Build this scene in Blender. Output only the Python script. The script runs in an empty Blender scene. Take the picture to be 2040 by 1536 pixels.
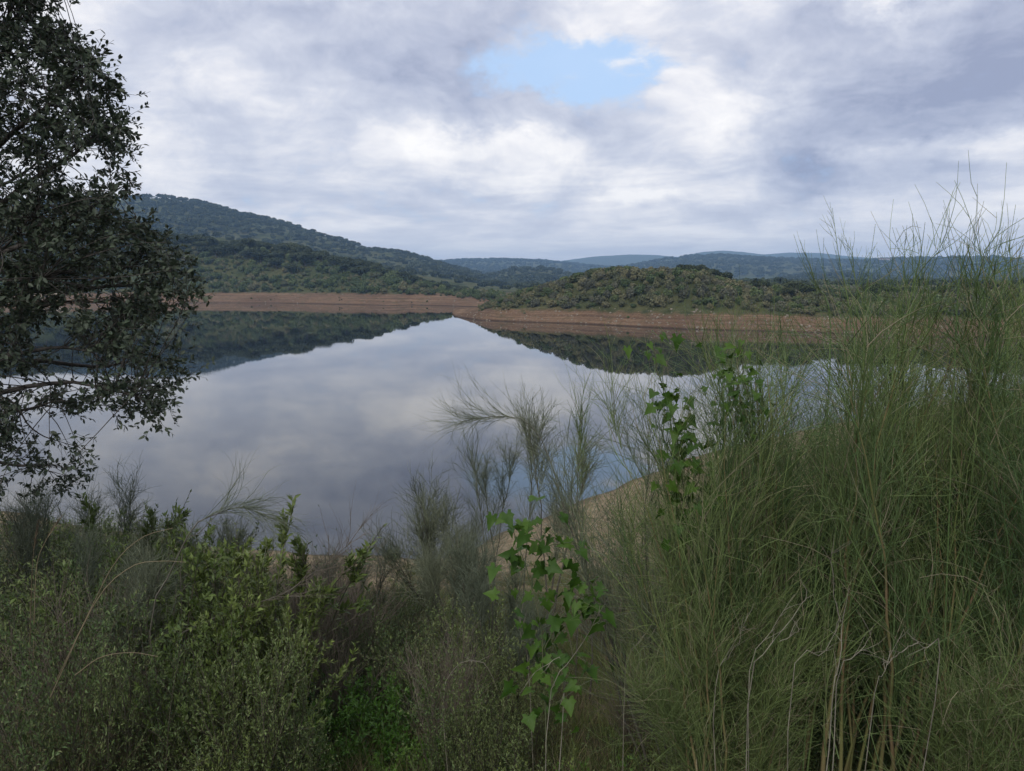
import bpy, math, random
import numpy as np
from mathutils import Vector, Matrix, Euler

# ------------------------------------------------------------------ camera, world, sun, exposure
scene = bpy.context.scene
C = scene.collection
R = math.radians
F = 1530.0                    # focal length in photograph pixels (2040 x 1536)
PITCH = math.atan(208 / F)
EYE = 8.0
cam_d = bpy.data.cameras.new("camera")
cam = bpy.data.objects.new("camera", cam_d)
C.objects.link(cam)
cam.location = (0, 0, EYE)
cam.rotation_euler = (math.pi / 2 - PITCH, 0, 0)
cam_d.sensor_width = 36.0
cam_d.lens = 36.0 * F / 2040
cam_d.clip_start = 0.05
cam_d.clip_end = 20000
scene.camera = cam

SUN_EL, SUN_AZ = R(42), R(205)          # soft light from behind the camera, through cloud
sun_d = bpy.data.lights.new("sun", 'SUN')
sun_d.energy = 1.5
sun_d.angle = R(20)
sun_d.color = (1.0, 0.96, 0.9)
sun = bpy.data.objects.new("sun", sun_d)
C.objects.link(sun)
sd = Vector((math.sin(SUN_AZ) * math.cos(SUN_EL), math.cos(SUN_AZ) * math.cos(SUN_EL), math.sin(SUN_EL)))
sun.rotation_euler = sd.to_track_quat('Z', 'Y').to_euler()
sun.location = (0, 0, 60)

vs = scene.view_settings
vs.view_transform = 'Standard'
vs.look = 'None'
vs.exposure = 0.34
vs.gamma = 1.0
vs.use_curve_mapping = False
scene.render.engine = 'CYCLES'
cy = scene.cycles
cy.max_bounces = 6
cy.diffuse_bounces = 3
cy.glossy_bounces = 3
cy.transmission_bounces = 3
cy.transparent_max_bounces = 8
cy.volume_bounces = 0
cy.use_denoising = True
cy.caustics_reflective = False
cy.caustics_refractive = False


class NT:
    """small helper round a node tree"""
    def __init__(s, tree):
        s.t = tree
        s.n = tree.nodes
        s.l = tree.links

    def node(s, typ, **kw):
        n = s.n.new(typ)
        for k, v in kw.items():
            setattr(n, k, v)
        return n

    def put(s, sock, v):
        if hasattr(v, 'is_linked') or isinstance(v, bpy.types.NodeSocket):
            s.l.new(v, sock)
        elif v is not None:
            sock.default_value = v

    def m(s, op, a, b=None, c=None, clamp=False):
        n = s.node('ShaderNodeMath', operation=op, use_clamp=clamp)
        s.put(n.inputs[0], a)
        if b is not None:
            s.put(n.inputs[1], b)
        if c is not None:
            s.put(n.inputs[2], c)
        return n.outputs[0]

    def vm(s, op, a, b=None, out=0):
        n = s.node('ShaderNodeVectorMath', operation=op)
        s.put(n.inputs[0], a)
        if b is not None:
            s.put(n.inputs[1], b)
        return n.outputs[out]

    def noise(s, vec, scale, detail=4, rough=0.55, dist=0.0, out=0, lac=2.0):
        n = s.node('ShaderNodeTexNoise')
        s.put(n.inputs['Vector'], vec)
        n.inputs['Scale'].default_value = scale
        n.inputs['Detail'].default_value = detail
        n.inputs['Roughness'].default_value = rough
        n.inputs['Lacunarity'].default_value = lac
        n.inputs['Distortion'].default_value = dist
        return n.outputs[out]

    def ramp(s, fac, stops, interp='LINEAR'):
        n = s.node('ShaderNodeValToRGB')
        n.color_ramp.interpolation = interp
        e = n.color_ramp.elements
        while len(e) < len(stops):
            e.new(0.5)
        for i, (p, c) in enumerate(stops):
            e[i].position = p
            e[i].color = (c[0], c[1], c[2], 1) if not isinstance(c, (int, float)) else (c, c, c, 1)
        s.put(n.inputs[0], fac)
        return n.outputs[0]

    def mix(s, fac, a, b, blend='MIX'):
        n = s.node('ShaderNodeMix', data_type='RGBA', blend_type=blend)
        s.put(n.inputs[0], fac)
        for sock, v in ((n.inputs[6], a), (n.inputs[7], b)):
            if isinstance(v, (tuple, list)):
                v = (v[0], v[1], v[2], 1)
            s.put(sock, v)
        return n.outputs[2]

    def rng(s, v, a, b, c=0.0, d=1.0, smooth=True):
        n = s.node('ShaderNodeMapRange', interpolation_type='SMOOTHSTEP' if smooth else 'LINEAR')
        s.put(n.inputs[0], v)
        n.inputs[1].default_value, n.inputs[2].default_value = a, b
        n.inputs[3].default_value, n.inputs[4].default_value = c, d
        return n.outputs[0]

    def comb(s, x, y, z):
        n = s.node('ShaderNodeCombineXYZ')
        s.put(n.inputs[0], x)
        s.put(n.inputs[1], y)
        s.put(n.inputs[2], z)
        return n.outputs[0]

    def sep(s, v):
        n = s.node('ShaderNodeSeparateXYZ')
        s.put(n.inputs[0], v)
        return n.outputs


def build_world():
    w = bpy.data.worlds.new("World")
    scene.world = w
    w.use_nodes = True
    T = NT(w.node_tree)
    T.n.clear()
    out = T.node('ShaderNodeOutputWorld')
    bg = T.node('ShaderNodeBackground')
    bg.inputs[1].default_value = 0.1
    sky = T.node('ShaderNodeTexSky', sky_type='NISHITA', sun_disc=False)
    sky.sun_elevation = SUN_EL
    sky.sun_rotation = SUN_AZ
    sky.altitude = 200
    sky.dust_density = 1.5
    tc = T.node('ShaderNodeTexCoord')
    D = tc.outputs['Generated']
    x, y, z = T.sep(D)[:3]
    zc = T.m('MAXIMUM', z, 0.0)
    # position on a flat cloud deck
    inv = T.m('DIVIDE', 1.0, T.m('ADD', zc, 0.09))
    px = T.m('MULTIPLY', x, inv)
    py = T.m('MULTIPLY', y, inv)
    P = T.comb(px, py, T.m('MULTIPLY', zc, 1.5))
    warp = T.vm('SCALE', T.vm('SUBTRACT', T.noise(P, 0.9, 3, 0.5, out=1), (0.5, 0.5, 0.5)))
    warp.node.inputs[3].default_value = 0.9
    PW = T.vm('ADD', P, warp)
    big = T.noise(PW, 0.75, 4, 0.55)
    mid = T.noise(PW, 2.3, 7, 0.6)
    Ds = T.vm('MULTIPLY', D, (1.0, 1.0, 1.7))
    wd = T.vm('SCALE', T.vm('SUBTRACT', T.noise(Ds, 3.0, 4, 0.55, out=1), (0.5, 0.5, 0.5)))
    wd.node.inputs[3].default_value = 0.25
    DW = T.vm('ADD', Ds, wd)
    puff = T.noise(DW, 6.5, 10, 0.62)
    # angles for the large cloud masses, edges torn by noise
    az = T.m('ARCTAN2', x, y)
    el = T.m('ARCSINE', z)
    nw = T.noise(Ds, 5.0, 8, 0.68, out=1)
    nx, ny, nz = T.sep(nw)[:3]
    azw = T.m('ADD', az, T.m('MULTIPLY', T.m('SUBTRACT', nx, 0.5), 0.34))
    elw = T.m('ADD', el, T.m('MULTIPLY', T.m('SUBTRACT', ny, 0.5), 0.16))

    def blob(cx, cyy, rx, ry, amp, tilt=0.0):
        """a cloud mass given by the photograph's pixels; angles in the real sky"""
        a0 = math.atan((cx - 1020) / F)
        e0 = math.atan((768 - cyy) / F) - PITCH
        da = T.m('SUBTRACT', azw, a0)
        de = T.m('SUBTRACT', elw, e0)
        if tilt:
            ct, st = math.cos(tilt), math.sin(tilt)
            u = T.m('ADD', T.m('MULTIPLY', da, ct), T.m('MULTIPLY', de, st))
            v = T.m('SUBTRACT', T.m('MULTIPLY', de, ct), T.m('MULTIPLY', da, st))
        else:
            u, v = da, de
        u = T.m('DIVIDE', u, rx / F)
        v = T.m('DIVIDE', v, ry / F)
        q = T.m('ADD', T.m('MULTIPLY', u, u), T.m('MULTIPLY', v, v))
        return T.m('MULTIPLY', T.m('EXPONENT', T.m('MULTIPLY', q, -1.0)), amp)

    def total(bl):
        s = blob(*bl[0])
        for b in bl[1:]:
            s = T.m('ADD', s, blob(*b))
        return s

    # darkness of the cloud (positive = thick and grey)
    dark = total(DARK)
    hole = total(HOLE)
    sh = T.m('ADD', T.m('MULTIPLY', T.m('SUBTRACT', big, 0.5), 1.3), T.m('MULTIPLY', T.m('SUBTRACT', mid, 0.5), T.rng(el, 0.04, 0.2, 0.9, 0.35)))
    sh = T.m('ADD', sh, T.m('MULTIPLY', T.m('SUBTRACT', puff, 0.5), T.rng(el, 0.02, 0.14, 0.6, 1.45)))
    sh = T.m('ADD', T.m('ADD', sh, dark), 0.42)
    col = T.ramp(sh, [(0.0, (9.8, 9.5, 9.2)), (0.25, (8.0, 7.9, 8.1)), (0.48, (5.9, 6.1, 6.9)),
                      (0.74, (4.3, 4.6, 5.7)), (1.0, (2.9, 3.2, 4.4))])
    # pale band over the horizon
    hz = T.rng(el, 0.0, 0.13, 1.0, 0.0)
    col = T.mix(T.m('MULTIPLY', hz, 0.5), col, (11.6, 10.9, 10.3))
    cov = T.m('ADD', hole, T.m('MULTIPLY', T.m('SUBTRACT', puff, 0.5), 1.9))
    cov = T.m('ADD', cov, T.m('MULTIPLY', T.m('SUBTRACT', mid, 0.5), 0.5))
    hf = T.rng(cov, 0.2, 0.72)
    # thin veil still hangs in the gaps
    blue = T.mix(0.30, T.mix(0.5, T.vm('MULTIPLY', sky.outputs[0], (1.3, 1.3, 1.3)), (3.0, 5.7, 9.8)), (7.2, 7.7, 8.4))
    col = T.mix(T.m('MULTIPLY', hf, 0.95), col, blue)
    T.l.new(col, bg.inputs[0])
    T.l.new(bg.outputs[0], out.inputs[0])


DARK = [(1960, 170, 330, 140, 0.50), (1700, 250, 260, 70, 0.18), (720, 50, 420, 120, 0.34), (930, 200, 170, 90, 0.25),
        (1480, 60, 200, 60, 0.12), (1130, 250, 90, 45, 0.18), (600, 200, 220, 80, 0.12), (1750, 320, 300, 28, 0.16),
        (1620, 400, 320, 16, 0.12), (1100, 420, 300, 20, 0.06),
        (250, 300, 260, 260, -0.12), (1060, 330, 220, 50, -0.25), (1290, 365, 60, 20, -0.28), (1740, 40, 70, 40, -0.45, 0.6),
        (1230, 230, 120, 50, -0.18), (950, 290, 150, 30, -0.2), (1900, 350, 200, 30, -0.2), (1420, 200, 110, 110, -0.15),
        (1650, 455, 400, 24, -0.12)]
HOLE = [(1180, 125, 165, 50, 0.82), (1060, 165, 110, 40, 0.35), (690, 330, 150, 34, 0.33), (860, 400, 130, 26, 0.28)]
build_world()

# ------------------------------------------------------------------ helpers
rs = np.random.RandomState


def setp(o, label=None, cat=None, group=None, kind=None):
    if label:
        o['label'] = label
    if cat:
        o['category'] = cat
    if group:
        o['group'] = group
    if kind:
        o['kind'] = kind
    return o


def mesh_np(name, verts, tris=None, quads=None, mats=(), mat_idx=None, smooth=False):
    me = bpy.data.meshes.new(name)
    verts = np.asarray(verts, dtype=np.float32).reshape(-1, 3)
    tris = np.zeros((0, 3), int) if tris is None else np.asarray(tris, int).reshape(-1, 3)
    quads = np.zeros((0, 4), int) if quads is None else np.asarray(quads, int).reshape(-1, 4)
    loops = np.concatenate([tris.ravel(), quads.ravel()]).astype(np.int32)
    starts = np.concatenate([np.arange(len(tris)) * 3, len(tris) * 3 + np.arange(len(quads)) * 4]).astype(np.int32)
    me.vertices.add(len(verts))
    me.vertices.foreach_set('co', verts.ravel())
    me.loops.add(len(loops))
    me.loops.foreach_set('vertex_index', loops)
    me.polygons.add(len(starts))
    me.polygons.foreach_set('loop_start', starts)
    if mat_idx is not None:
        me.polygons.foreach_set('material_index', np.asarray(mat_idx, dtype=np.int32))
    if smooth:
        me.polygons.foreach_set('use_smooth', np.ones(len(starts), dtype=bool))
    me.update(calc_edges=True)
    me.validate()
    for m in (mats if isinstance(mats, (list, tuple)) else [mats]):
        me.materials.append(m)
    return me


def add(name, me, parent=None, loc=(0, 0, 0), rot=(0, 0, 0), sc=1.0):
    o = bpy.data.objects.new(name, me)
    C.objects.link(o)
    o.parent = parent
    o.location = loc
    o.rotation_euler = rot
    o.scale = (sc, sc, sc) if isinstance(sc, (int, float)) else sc
    return o


def copy_tree(o, parent=None):
    c = o.copy()
    C.objects.link(c)
    if parent is not None:
        c.parent = parent
    for ch in KIDS.get(o.name, []):
        k = copy_tree(ch, c)
        KIDS.setdefault(c.name, []).append(k)
    return c


KIDS = {}


def child(name, me, parent, **kw):
    o = add(name, me, parent, **kw)
    KIDS.setdefault(parent.name, []).append(o)
    return o


class Geo:
    """collects vertices and faces of one mesh"""
    def __init__(s):
        s.v, s.t, s.q, s.n = [], [], [], 0

    def addv(s, v, t=None, q=None):
        v = np.asarray(v, float).reshape(-1, 3)
        s.v.append(v)
        if t is not None and len(t):
            s.t.append(np.asarray(t, int).reshape(-1, 3) + s.n)
        if q is not None and len(q):
            s.q.append(np.asarray(q, int).reshape(-1, 4) + s.n)
        s.n += len(v)

    def mesh(s, name, mats, smooth=False):
        v = np.concatenate(s.v) if s.v else np.zeros((0, 3))
        return mesh_np(name, v, np.concatenate(s.t) if s.t else None, np.concatenate(s.q) if s.q else None, mats, smooth=smooth)


def norm(a):
    return a / np.maximum(np.linalg.norm(a, axis=-1, keepdims=True), 1e-9)


def tubes(g, pts, rad, sides=3):
    """pts (N,K,3), rad (N,K): N tubes of K rings"""
    pts = np.asarray(pts, float)
    if pts.ndim == 2:
        pts = pts[None]
        rad = np.asarray(rad)[None]
    N, K, _ = pts.shape
    if N == 0:
        return
    d = np.gradient(pts, axis=1)
    d = norm(d)
    ref = np.tile(np.array([0.31, 0.87, 0.38]), (N, K, 1))
    a = norm(np.cross(d, ref))
    b = np.cross(d, a)
    ang = np.arange(sides) * 2 * np.pi / sides
    ring = (a[:, :, None, :] * np.cos(ang)[None, None, :, None] + b[:, :, None, :] * np.sin(ang)[None, None, :, None])
    v = pts[:, :, None, :] + ring * np.asarray(rad)[:, :, None, None]
    idx = np.arange(N * K * sides).reshape(N, K, sides)
    i0 = idx[:, :-1, :]
    i1 = idx[:, 1:, :]
    q = np.stack([i0, np.roll(i0, -1, 2), np.roll(i1, -1, 2), i1], -1).reshape(-1, 4)
    g.addv(v.reshape(-1, 3), q=q)


def stamp(g, verts, tris, quads, mats3, locs, scales):
    """copies of one small mesh: mats3 (N,3,3) rotations, locs (N,3), scales (N,)"""
    N = len(locs)
    if N == 0:
        return
    V = np.einsum('nij,kj->nki', mats3, np.asarray(verts, float)) * np.asarray(scales)[:, None, None] + np.asarray(locs)[:, None, :]
    off = (np.arange(N) * len(verts))[:, None, None]
    t = (np.asarray(tris)[None] + off).reshape(-1, 3) if tris is not None and len(tris) else None
    q = (np.asarray(quads)[None] + off).reshape(-1, 4) if quads is not None and len(quads) else None
    g.addv(V.reshape(-1, 3), t, q)


def frames(dirs, rnd, roll=None):
    """rotation matrices whose local Y runs along dirs, random roll"""
    d = norm(np.asarray(dirs, float))
    ref = norm(rnd.normal(size=d.shape)) if roll is None else np.tile(np.array(roll, float), (len(d), 1))
    x = norm(np.cross(d, ref))
    z = np.cross(x, d)
    return np.stack([x, d, z], -1)


def hash2(ix, iy, seed):
    h = (ix.astype(np.int64) * 374761393 + iy.astype(np.int64) * 668265263 + seed * 144665) & 0x7fffffff
    h = ((h ^ (h >> 13)) * 1274126177) & 0x7fffffff
    return ((h ^ (h >> 16)) & 0xffff) / 65535.0


def vnoise(x, y, seed=0):
    x = np.asarray(x, float)
    y = np.asarray(y, float)
    ix, iy = np.floor(x), np.floor(y)
    fx, fy = x - ix, y - iy
    fx = fx * fx * (3 - 2 * fx)
    fy = fy * fy * (3 - 2 * fy)
    ix, iy = ix.astype(np.int64), iy.astype(np.int64)
    a, b = hash2(ix, iy, seed), hash2(ix + 1, iy, seed)
    c, d = hash2(ix, iy + 1, seed), hash2(ix + 1, iy + 1, seed)
    return (a * (1 - fx) + b * fx) * (1 - fy) + (c * (1 - fx) + d * fx) * fy


def fbm(x, y, octv=4, seed=0, gain=0.5):
    s, amp, tot = 0, 1.0, 0
    for i in range(octv):
        s = s + amp * (vnoise(x * 2 ** i, y * 2 ** i, seed + 17 * i) - 0.5)
        tot += amp
        amp *= gain
    return s / tot * 2


def P(px, py, Y):
    """world point seen at photograph pixel (px, py) at forward distance Y"""
    a = (768 - py) / F
    dy = math.cos(PITCH) + a * math.sin(PITCH)
    dz = a * math.cos(PITCH) - math.sin(PITCH)
    return np.array([(px - 1020) / F / dy * Y, Y, EYE + dz / dy * Y])


CT = math.cos(PITCH)


def U(px):
    return (px - 1020) / F / CT


# ------------------------------------------------------------------ land form
SHORE_PX = [(-700, 960), (0, 1018), (400, 1088), (700, 1112), (860, 1112), (960, 1082), (1000, 1062), (1090, 1030), (1200, 980),
            (1340, 925), (1500, 878), (1700, 838), (2040, 806), (2600, 790)]
SH = []
for _x, _y in SHORE_PX:
    _a = (768 - _y) / F
    _dy = math.cos(PITCH) + _a * math.sin(PITCH)
    _dz = _a * math.cos(PITCH) - math.sin(PITCH)
    _Y = -EYE / _dz * _dy
    SH.append(((_x - 1020) / F / _dy * _Y, _Y))
SH = [(-5000, SH[0][1] + 60)] + [(-90, SH[0][1] + 4)] + SH + [(120, 66), (5000, 90)]
SHX = np.array([p[0] for p in SH])
SHY = np.array([p[1] for p in SH])


def near_z(x, y):
    x = np.asarray(x, float)
    y = np.asarray(y, float)
    best = np.full(x.shape, 1e9)
    for i in range(len(SH) - 1):
        ax, ay, bx, by = SHX[i], SHY[i], SHX[i + 1], SHY[i + 1]
        t = np.clip(((x - ax) * (bx - ax) + (y - ay) * (by - ay)) / ((bx - ax) ** 2 + (by - ay) ** 2), 0, 1)
        best = np.minimum(best, np.hypot(x - ax - t * (bx - ax), y - ay - t * (by - ay)))
    s = np.where(y < np.interp(x, SHX, SHY), best, -best)
    s = s + 0.35 * fbm(x * 0.5, y * 0.5, 3, 5)
    z = np.interp(s, [-60, -20, 0, 2, 8, 20, 23, 60, 400, 6000], [-9, -5.5, 0, 0.62, 2.5, 5.85, 6.3, 8.0, 20, 60])
    k = np.clip((s - 0.5) / 4, 0, 1)
    return z + k * (0.10 * fbm(x * 0.9, y * 0.9, 4, 3)) + 0.05 * fbm(x * 0.8, y * 3, 3, 9) * np.clip(s / 2, 0, 1)


def prof(pts):
    xs = np.array([U(p[0]) for p in pts])
    ys = np.array([p[1] for p in pts], float)
    return lambda u: np.interp(u, xs, ys)


def ztop(py, Y):
    a = (768 - py) / F
    dy = math.cos(PITCH) + a * math.sin(PITCH)
    dz = a * math.cos(PITCH) - math.sin(PITCH)
    return EYE + dz / dy * Y


shoreL = prof([(-3000, 200), (-600, 240), (0, 268), (300, 284), (420, 286), (560, 284), (680, 268), (790, 256), (820, 262), (900, 250),
               (1000, 235), (1040, 232)])
ridgeL = prof([(-3000, 22), (-600, 30), (0, 29), (380, 24.5), (460, 22), (540, 21), (600, 19), (640, 16.5), (700, 13.0), (760, 11),
               (800, 9.5), (850, 6.0), (900, 4.2), (960, 4.0), (1040, 4.5), (1100, 5.0), (3000, 6)])
shoreR = prof([(880, 9000), (901, 190), (907, 173), (960, 158), (1040, 152), (1130, 147), (1230, 139), (1360, 129), (1500, 125),
               (1620, 120), (1740, 114), (2040, 106), (2400, 100), (4000, 96)])
ridgeR = prof([(901, 0.15), (960, 1.5), (1000, 2.9), (1060, 5.0), (1130, 6.9), (1180, 8.6), (1230, 9.1), (1300, 8.7), (1400, 7.9),
               (1450, 6.3), (1500, 5.6), (1560, 5.0), (1640, 3.9), (1700, 4.1), (1800, 4.2), (1900, 4.6), (2040, 5.6), (2400, 9), (4000, 16)])
M1 = [(-3000, 470), (-600, 450), (-200, 425), (100, 398), (270, 391), (340, 388), (420, 400), (500, 423), (580, 441), (640, 460), (700, 478),
      (740, 491), (800, 497), (850, 512), (880, 522), (930, 535), (1000, 556), (1080, 575), (4000, 580)]
M1h = prof([(x, ztop(y, 1000) - 4) for x, y in M1])
M1b = prof([(-3000, 40), (-200, 40), (300, 44), (370, 40), (460, 37), (520, 31), (600, 26), (700, 20), (800, 14), (900, 9), (1000, 4), (4000, 4)])
MA = prof([(x, ztop(y, 2300) - 4) for x, y in [(-3000, 560), (700, 545), (880, 519), (930, 516), (1000, 515), (1080, 518), (1120, 522), (1200, 531), (1300, 534), (1400, 545), (4000, 560)]])
MD = prof([(x, ztop(y, 950) - 4) for x, y in [(-3000, 590), (900, 565), (960, 549), (1020, 531), (1090, 530), (1140, 546), (1180, 561), (1260, 575), (4000, 580)]])
MB = prof([(x, ztop(y, 1900) - 4) for x, y in [(-3000, 580), (1080, 560), (1150, 540), (1260, 527), (1320, 514), (1380, 508), (1430, 506), (1500, 512), (1600, 516),
                                               (1700, 518), (1760, 514), (1850, 512), (1960, 510), (2010, 516), (2040, 522), (2120, 535), (2400, 560), (4000, 540)]])
MCc = prof([(x, ztop(y, 3700)) for x, y in [(-3000, 570), (1050, 530), (1120, 519), (1180, 511), (1250, 507), (1300, 508), (1340, 512), (1390, 502), (1430, 499),
                                            (1470, 502), (1510, 507), (1560, 503), (1620, 504), (1680, 511), (1760, 516), (1900, 520), (4000, 530)]])
ME = prof([(x, ztop(y, 1000) - 3) for x, y in [(-3000, 590), (1300, 575), (1440, 566), (1520, 556), (1600, 545), (1680, 542), (1760, 551), (1850, 556), (1950, 548), (2040, 545), (4000, 540)]])


def sstep(a, b, x):
    t = np.clip((x - a) / (b - a), 0, 1)
    return t * t * (3 - 2 * t)


def hump(Y, c, wf, wb):
    t = np.where(Y < c, (Y - c) / wf, (Y - c) / wb)
    t = np.clip(np.abs(t), 0, 1)
    return 0.5 * (1 + np.cos(np.pi * t)) * 0.55 + 0.45 * (1 - t)


def far_z(x, y):
    u = x / np.maximum(y, 1)
    # left bank and its hill
    d = y - shoreL(u) - 1.5 * fbm(x / 14, y / 14, 3, 21)
    bank = np.interp(d, [-60, 0, 16, 24, 40], [-7, 0, 3.6, 4.6, 5.2])
    bank = np.where(d > 0, bank * np.interp(u, [U(780), U(860), U(940)], [1.0, 0.8, 0.55]), bank)
    zl = bank + np.maximum(ridgeL(u) - 5.2, -1.4) * sstep(16, 66, d) * (1 - 0.75 * sstep(95, 190, d))
    zl = zl + 1.1 * fbm(x / 30, y / 30, 3, 2) * sstep(14, 40, d)
    # gully in the left bank
    # right peninsula
    e = y - shoreR(u) - 0.8 * fbm(x / 9, y / 9, 3, 31)
    top = ridgeR(u)
    b2 = np.minimum(2.3, top)
    zr = np.interp(e, [-60, 0, 6.5, 12], [-8, 0, 1, 1.08])
    zr = np.where(e > 0, zr * b2, zr) + (top - b2) * sstep(4, 19, e)
    lowl = 4.6 + 0.8 * fbm(x / 60, y / 60, 3, 8)
    back = sstep(34, 75, e)
    rightland = sstep(U(1010), U(1120), u)
    zr = zr * (1 - back) + back * (rightland * lowl + (1 - rightland) * (-4.0))
    zr = zr + 0.45 * fbm(x / 11, y / 11, 3, 4) * np.clip(e / 12, 0, 1) * np.clip(top / 4, 0, 1)
    z = np.maximum(zl, zr)
    n1 = 1 + 0.16 * fbm(x / 170, y / 170, 4, 11) * 1.0
    f1 = fbm(x / 90, y / 90, 4, 13)
    def sharp(v, h):
        return v
    r1 = M1h(u) * hump(y, 1000, 560, 500) + 7 * f1 * hump(y, 800, 300, 150)
    rb = M1b(u) * hump(y, 520, 150, 130) * n1
    rd = MD(u) * hump(y, 950, 330, 300) + 4 * f1 * hump(y, 800, 200, 120)
    re_ = ME(u) * hump(y, 1000, 420, 400) + 4 * f1 * hump(y, 800, 200, 150)
    ra = MA(u) * hump(y, 2300, 1100, 500) + 14 * fbm(x / 260, y / 260, 4, 15) * hump(y, 1850, 500, 350)
    rbb = MB(u) * hump(y, 1900, 900, 500) + 14 * fbm(x / 260, y / 260, 4, 16) * hump(y, 1500, 450, 320)
    rc = MCc(u) * hump(y, 3700, 1300, 600)
    for r in (r1, rb, rd, re_, ra, rbb, rc):
        z = np.maximum(z, np.where(y > 380, r, -99))
    return z


def Z(x, y):
    x = np.asarray(x, float)
    y = np.asarray(y, float)
    return np.where(y < 75, near_z(x, y), np.where(y < 90, np.maximum(near_z(x, y), far_z(x, y)), far_z(x, y)))


def z1(x, y):
    return float(Z(np.array([x]), np.array([y]))[0])


# ------------------------------------------------------------------ materials
def new_mat(name):
    m = bpy.data.materials.new(name)
    m.use_nodes = True
    T = NT(m.node_tree)
    b = T.n['Principled BSDF']
    return m, T, b


def leaf_mat(name, c1, c2, rough=0.55, trans=0.15, var=0.35, scale=3.0, spec=0.35, c3=None):
    """green tissue: colour varies from plant to plant and from clump to clump; some light passes through"""
    m, T, b = new_mat(name)
    geo = T.node('ShaderNodeNewGeometry')
    oi = T.node('ShaderNodeObjectInfo')
    n = T.noise(geo.outputs['Position'], scale, 3, 0.6)
    f = T.m('ADD', T.m('MULTIPLY', n, 0.9), T.m('MULTIPLY', T.m('SUBTRACT', oi.outputs['Random'], 0.5), 0.6), clamp=True)
    f2 = T.rng(f, 0.25, 0.75)
    col = T.mix(f2, c1, c2)
    if c3:
        col = T.mix(T.rng(geo.outputs['Random Per Island'], 0.82, 0.97), col, c3)
    vv = T.m('ADD', 1 - var / 2, T.m('MULTIPLY', geo.outputs['Random Per Island'], var))
    col = T.vm('SCALE', col)
    T.put(col.node.inputs[3], vv)
    T.l.new(col, b.inputs['Base Color'])
    b.inputs['Roughness'].default_value = rough
    b.inputs['Specular IOR Level'].default_value = spec
    if trans:
        tr = T.node('ShaderNodeBsdfTranslucent')
        T.l.new(col, tr.inputs[0])
        mx = T.node('ShaderNodeMixShader')
        mx.inputs[0].default_value = trans
        T.l.new(b.outputs[0], mx.inputs[1])
        T.l.new(tr.outputs[0], mx.inputs[2])
        T.l.new(mx.outputs[0], T.n['Material Output'].inputs[0])
    return m


def bark_mat(name, c1, c2, scale=20, rough=0.85):
    m, T, b = new_mat(name)
    geo = T.node('ShaderNodeNewGeometry')
    p = T.vm('MULTIPLY', geo.outputs['Position'], (1, 1, 0.35))
    n = T.noise(p, scale, 5, 0.65)
    T.l.new(T.mix(T.rng(n, 0.35, 0.65), c1, c2), b.inputs['Base Color'])
    b.inputs['Roughness'].default_value = rough
    bp = T.node('ShaderNodeBump')
    bp.inputs['Strength'].default_value = 0.4
    bp.inputs['Distance'].default_value = 0.004
    T.l.new(n, bp.inputs['Height'])
    T.l.new(bp.outputs[0], b.inputs['Normal'])
    return m


def ground_mat():
    m, T, b = new_mat('bank_soil')
    geo = T.node('ShaderNodeNewGeometry')
    p = geo.outputs['Position']
    z = T.sep(p)[2]
    n1 = T.noise(p, 0.35, 5, 0.6)
    n2 = T.noise(p, 2.2, 6, 0.65)
    n3 = T.noise(p, 14, 5, 0.7)
    soil = T.ramp(n2, [(0.25, (0.11, 0.09, 0.062)), (0.5, (0.195, 0.152, 0.095)), (0.75, (0.31, 0.25, 0.16))])
    vor = T.node('ShaderNodeTexVoronoi')
    T.l.new(p, vor.inputs['Vector'])
    vor.inputs['Scale'].default_value = 7.0
    peb = T.rng(vor.outputs['Distance'], 0.16, 0.28, 1, 0)
    peb = T.m('MULTIPLY', peb, T.rng(n1, 0.45, 0.65))
    soil = T.mix(T.m('MULTIPLY', peb, 0.55), soil, T.mix(n3, (0.16, 0.13, 0.10), (0.42, 0.37, 0.30)))
    wet = T.rng(z, 0.02, 0.22, 0.55, 0.0)
    soil = T.mix(wet, soil, (0.03, 0.024, 0.018))
    grass = T.mix(n3, (0.03, 0.04, 0.014), (0.085, 0.09, 0.03))
    gf = T.m('ADD', T.rng(z, 1.6, 3.6, 0.0, 0.75), T.m('MULTIPLY', T.m('SUBTRACT', n1, 0.5), 1.6))
    col = T.mix(T.rng(gf, 0.35, 0.75), soil, grass)
    litter = T.mix(n3, (0.018, 0.014, 0.008), (0.05, 0.04, 0.024))
    col = T.mix(T.rng(z, 4.4, 5.4), col, T.mix(T.rng(n2, 0.4, 0.62), litter, (0.03, 0.036, 0.014)))
    T.l.new(col, b.inputs['Base Color'])
    b.inputs['Roughness'].default_value = 0.95
    b.inputs['Specular IOR Level'].default_value = 0.1
    bp = T.node('ShaderNodeBump')
    bp.inputs['Strength'].default_value = 0.9
    bp.inputs['Distance'].default_value = 0.05
    T.l.new(T.m('ADD', n3, T.m('MULTIPLY', peb, 0.6)), bp.inputs['Height'])
    T.l.new(bp.outputs[0], b.inputs['Normal'])
    return m


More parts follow.
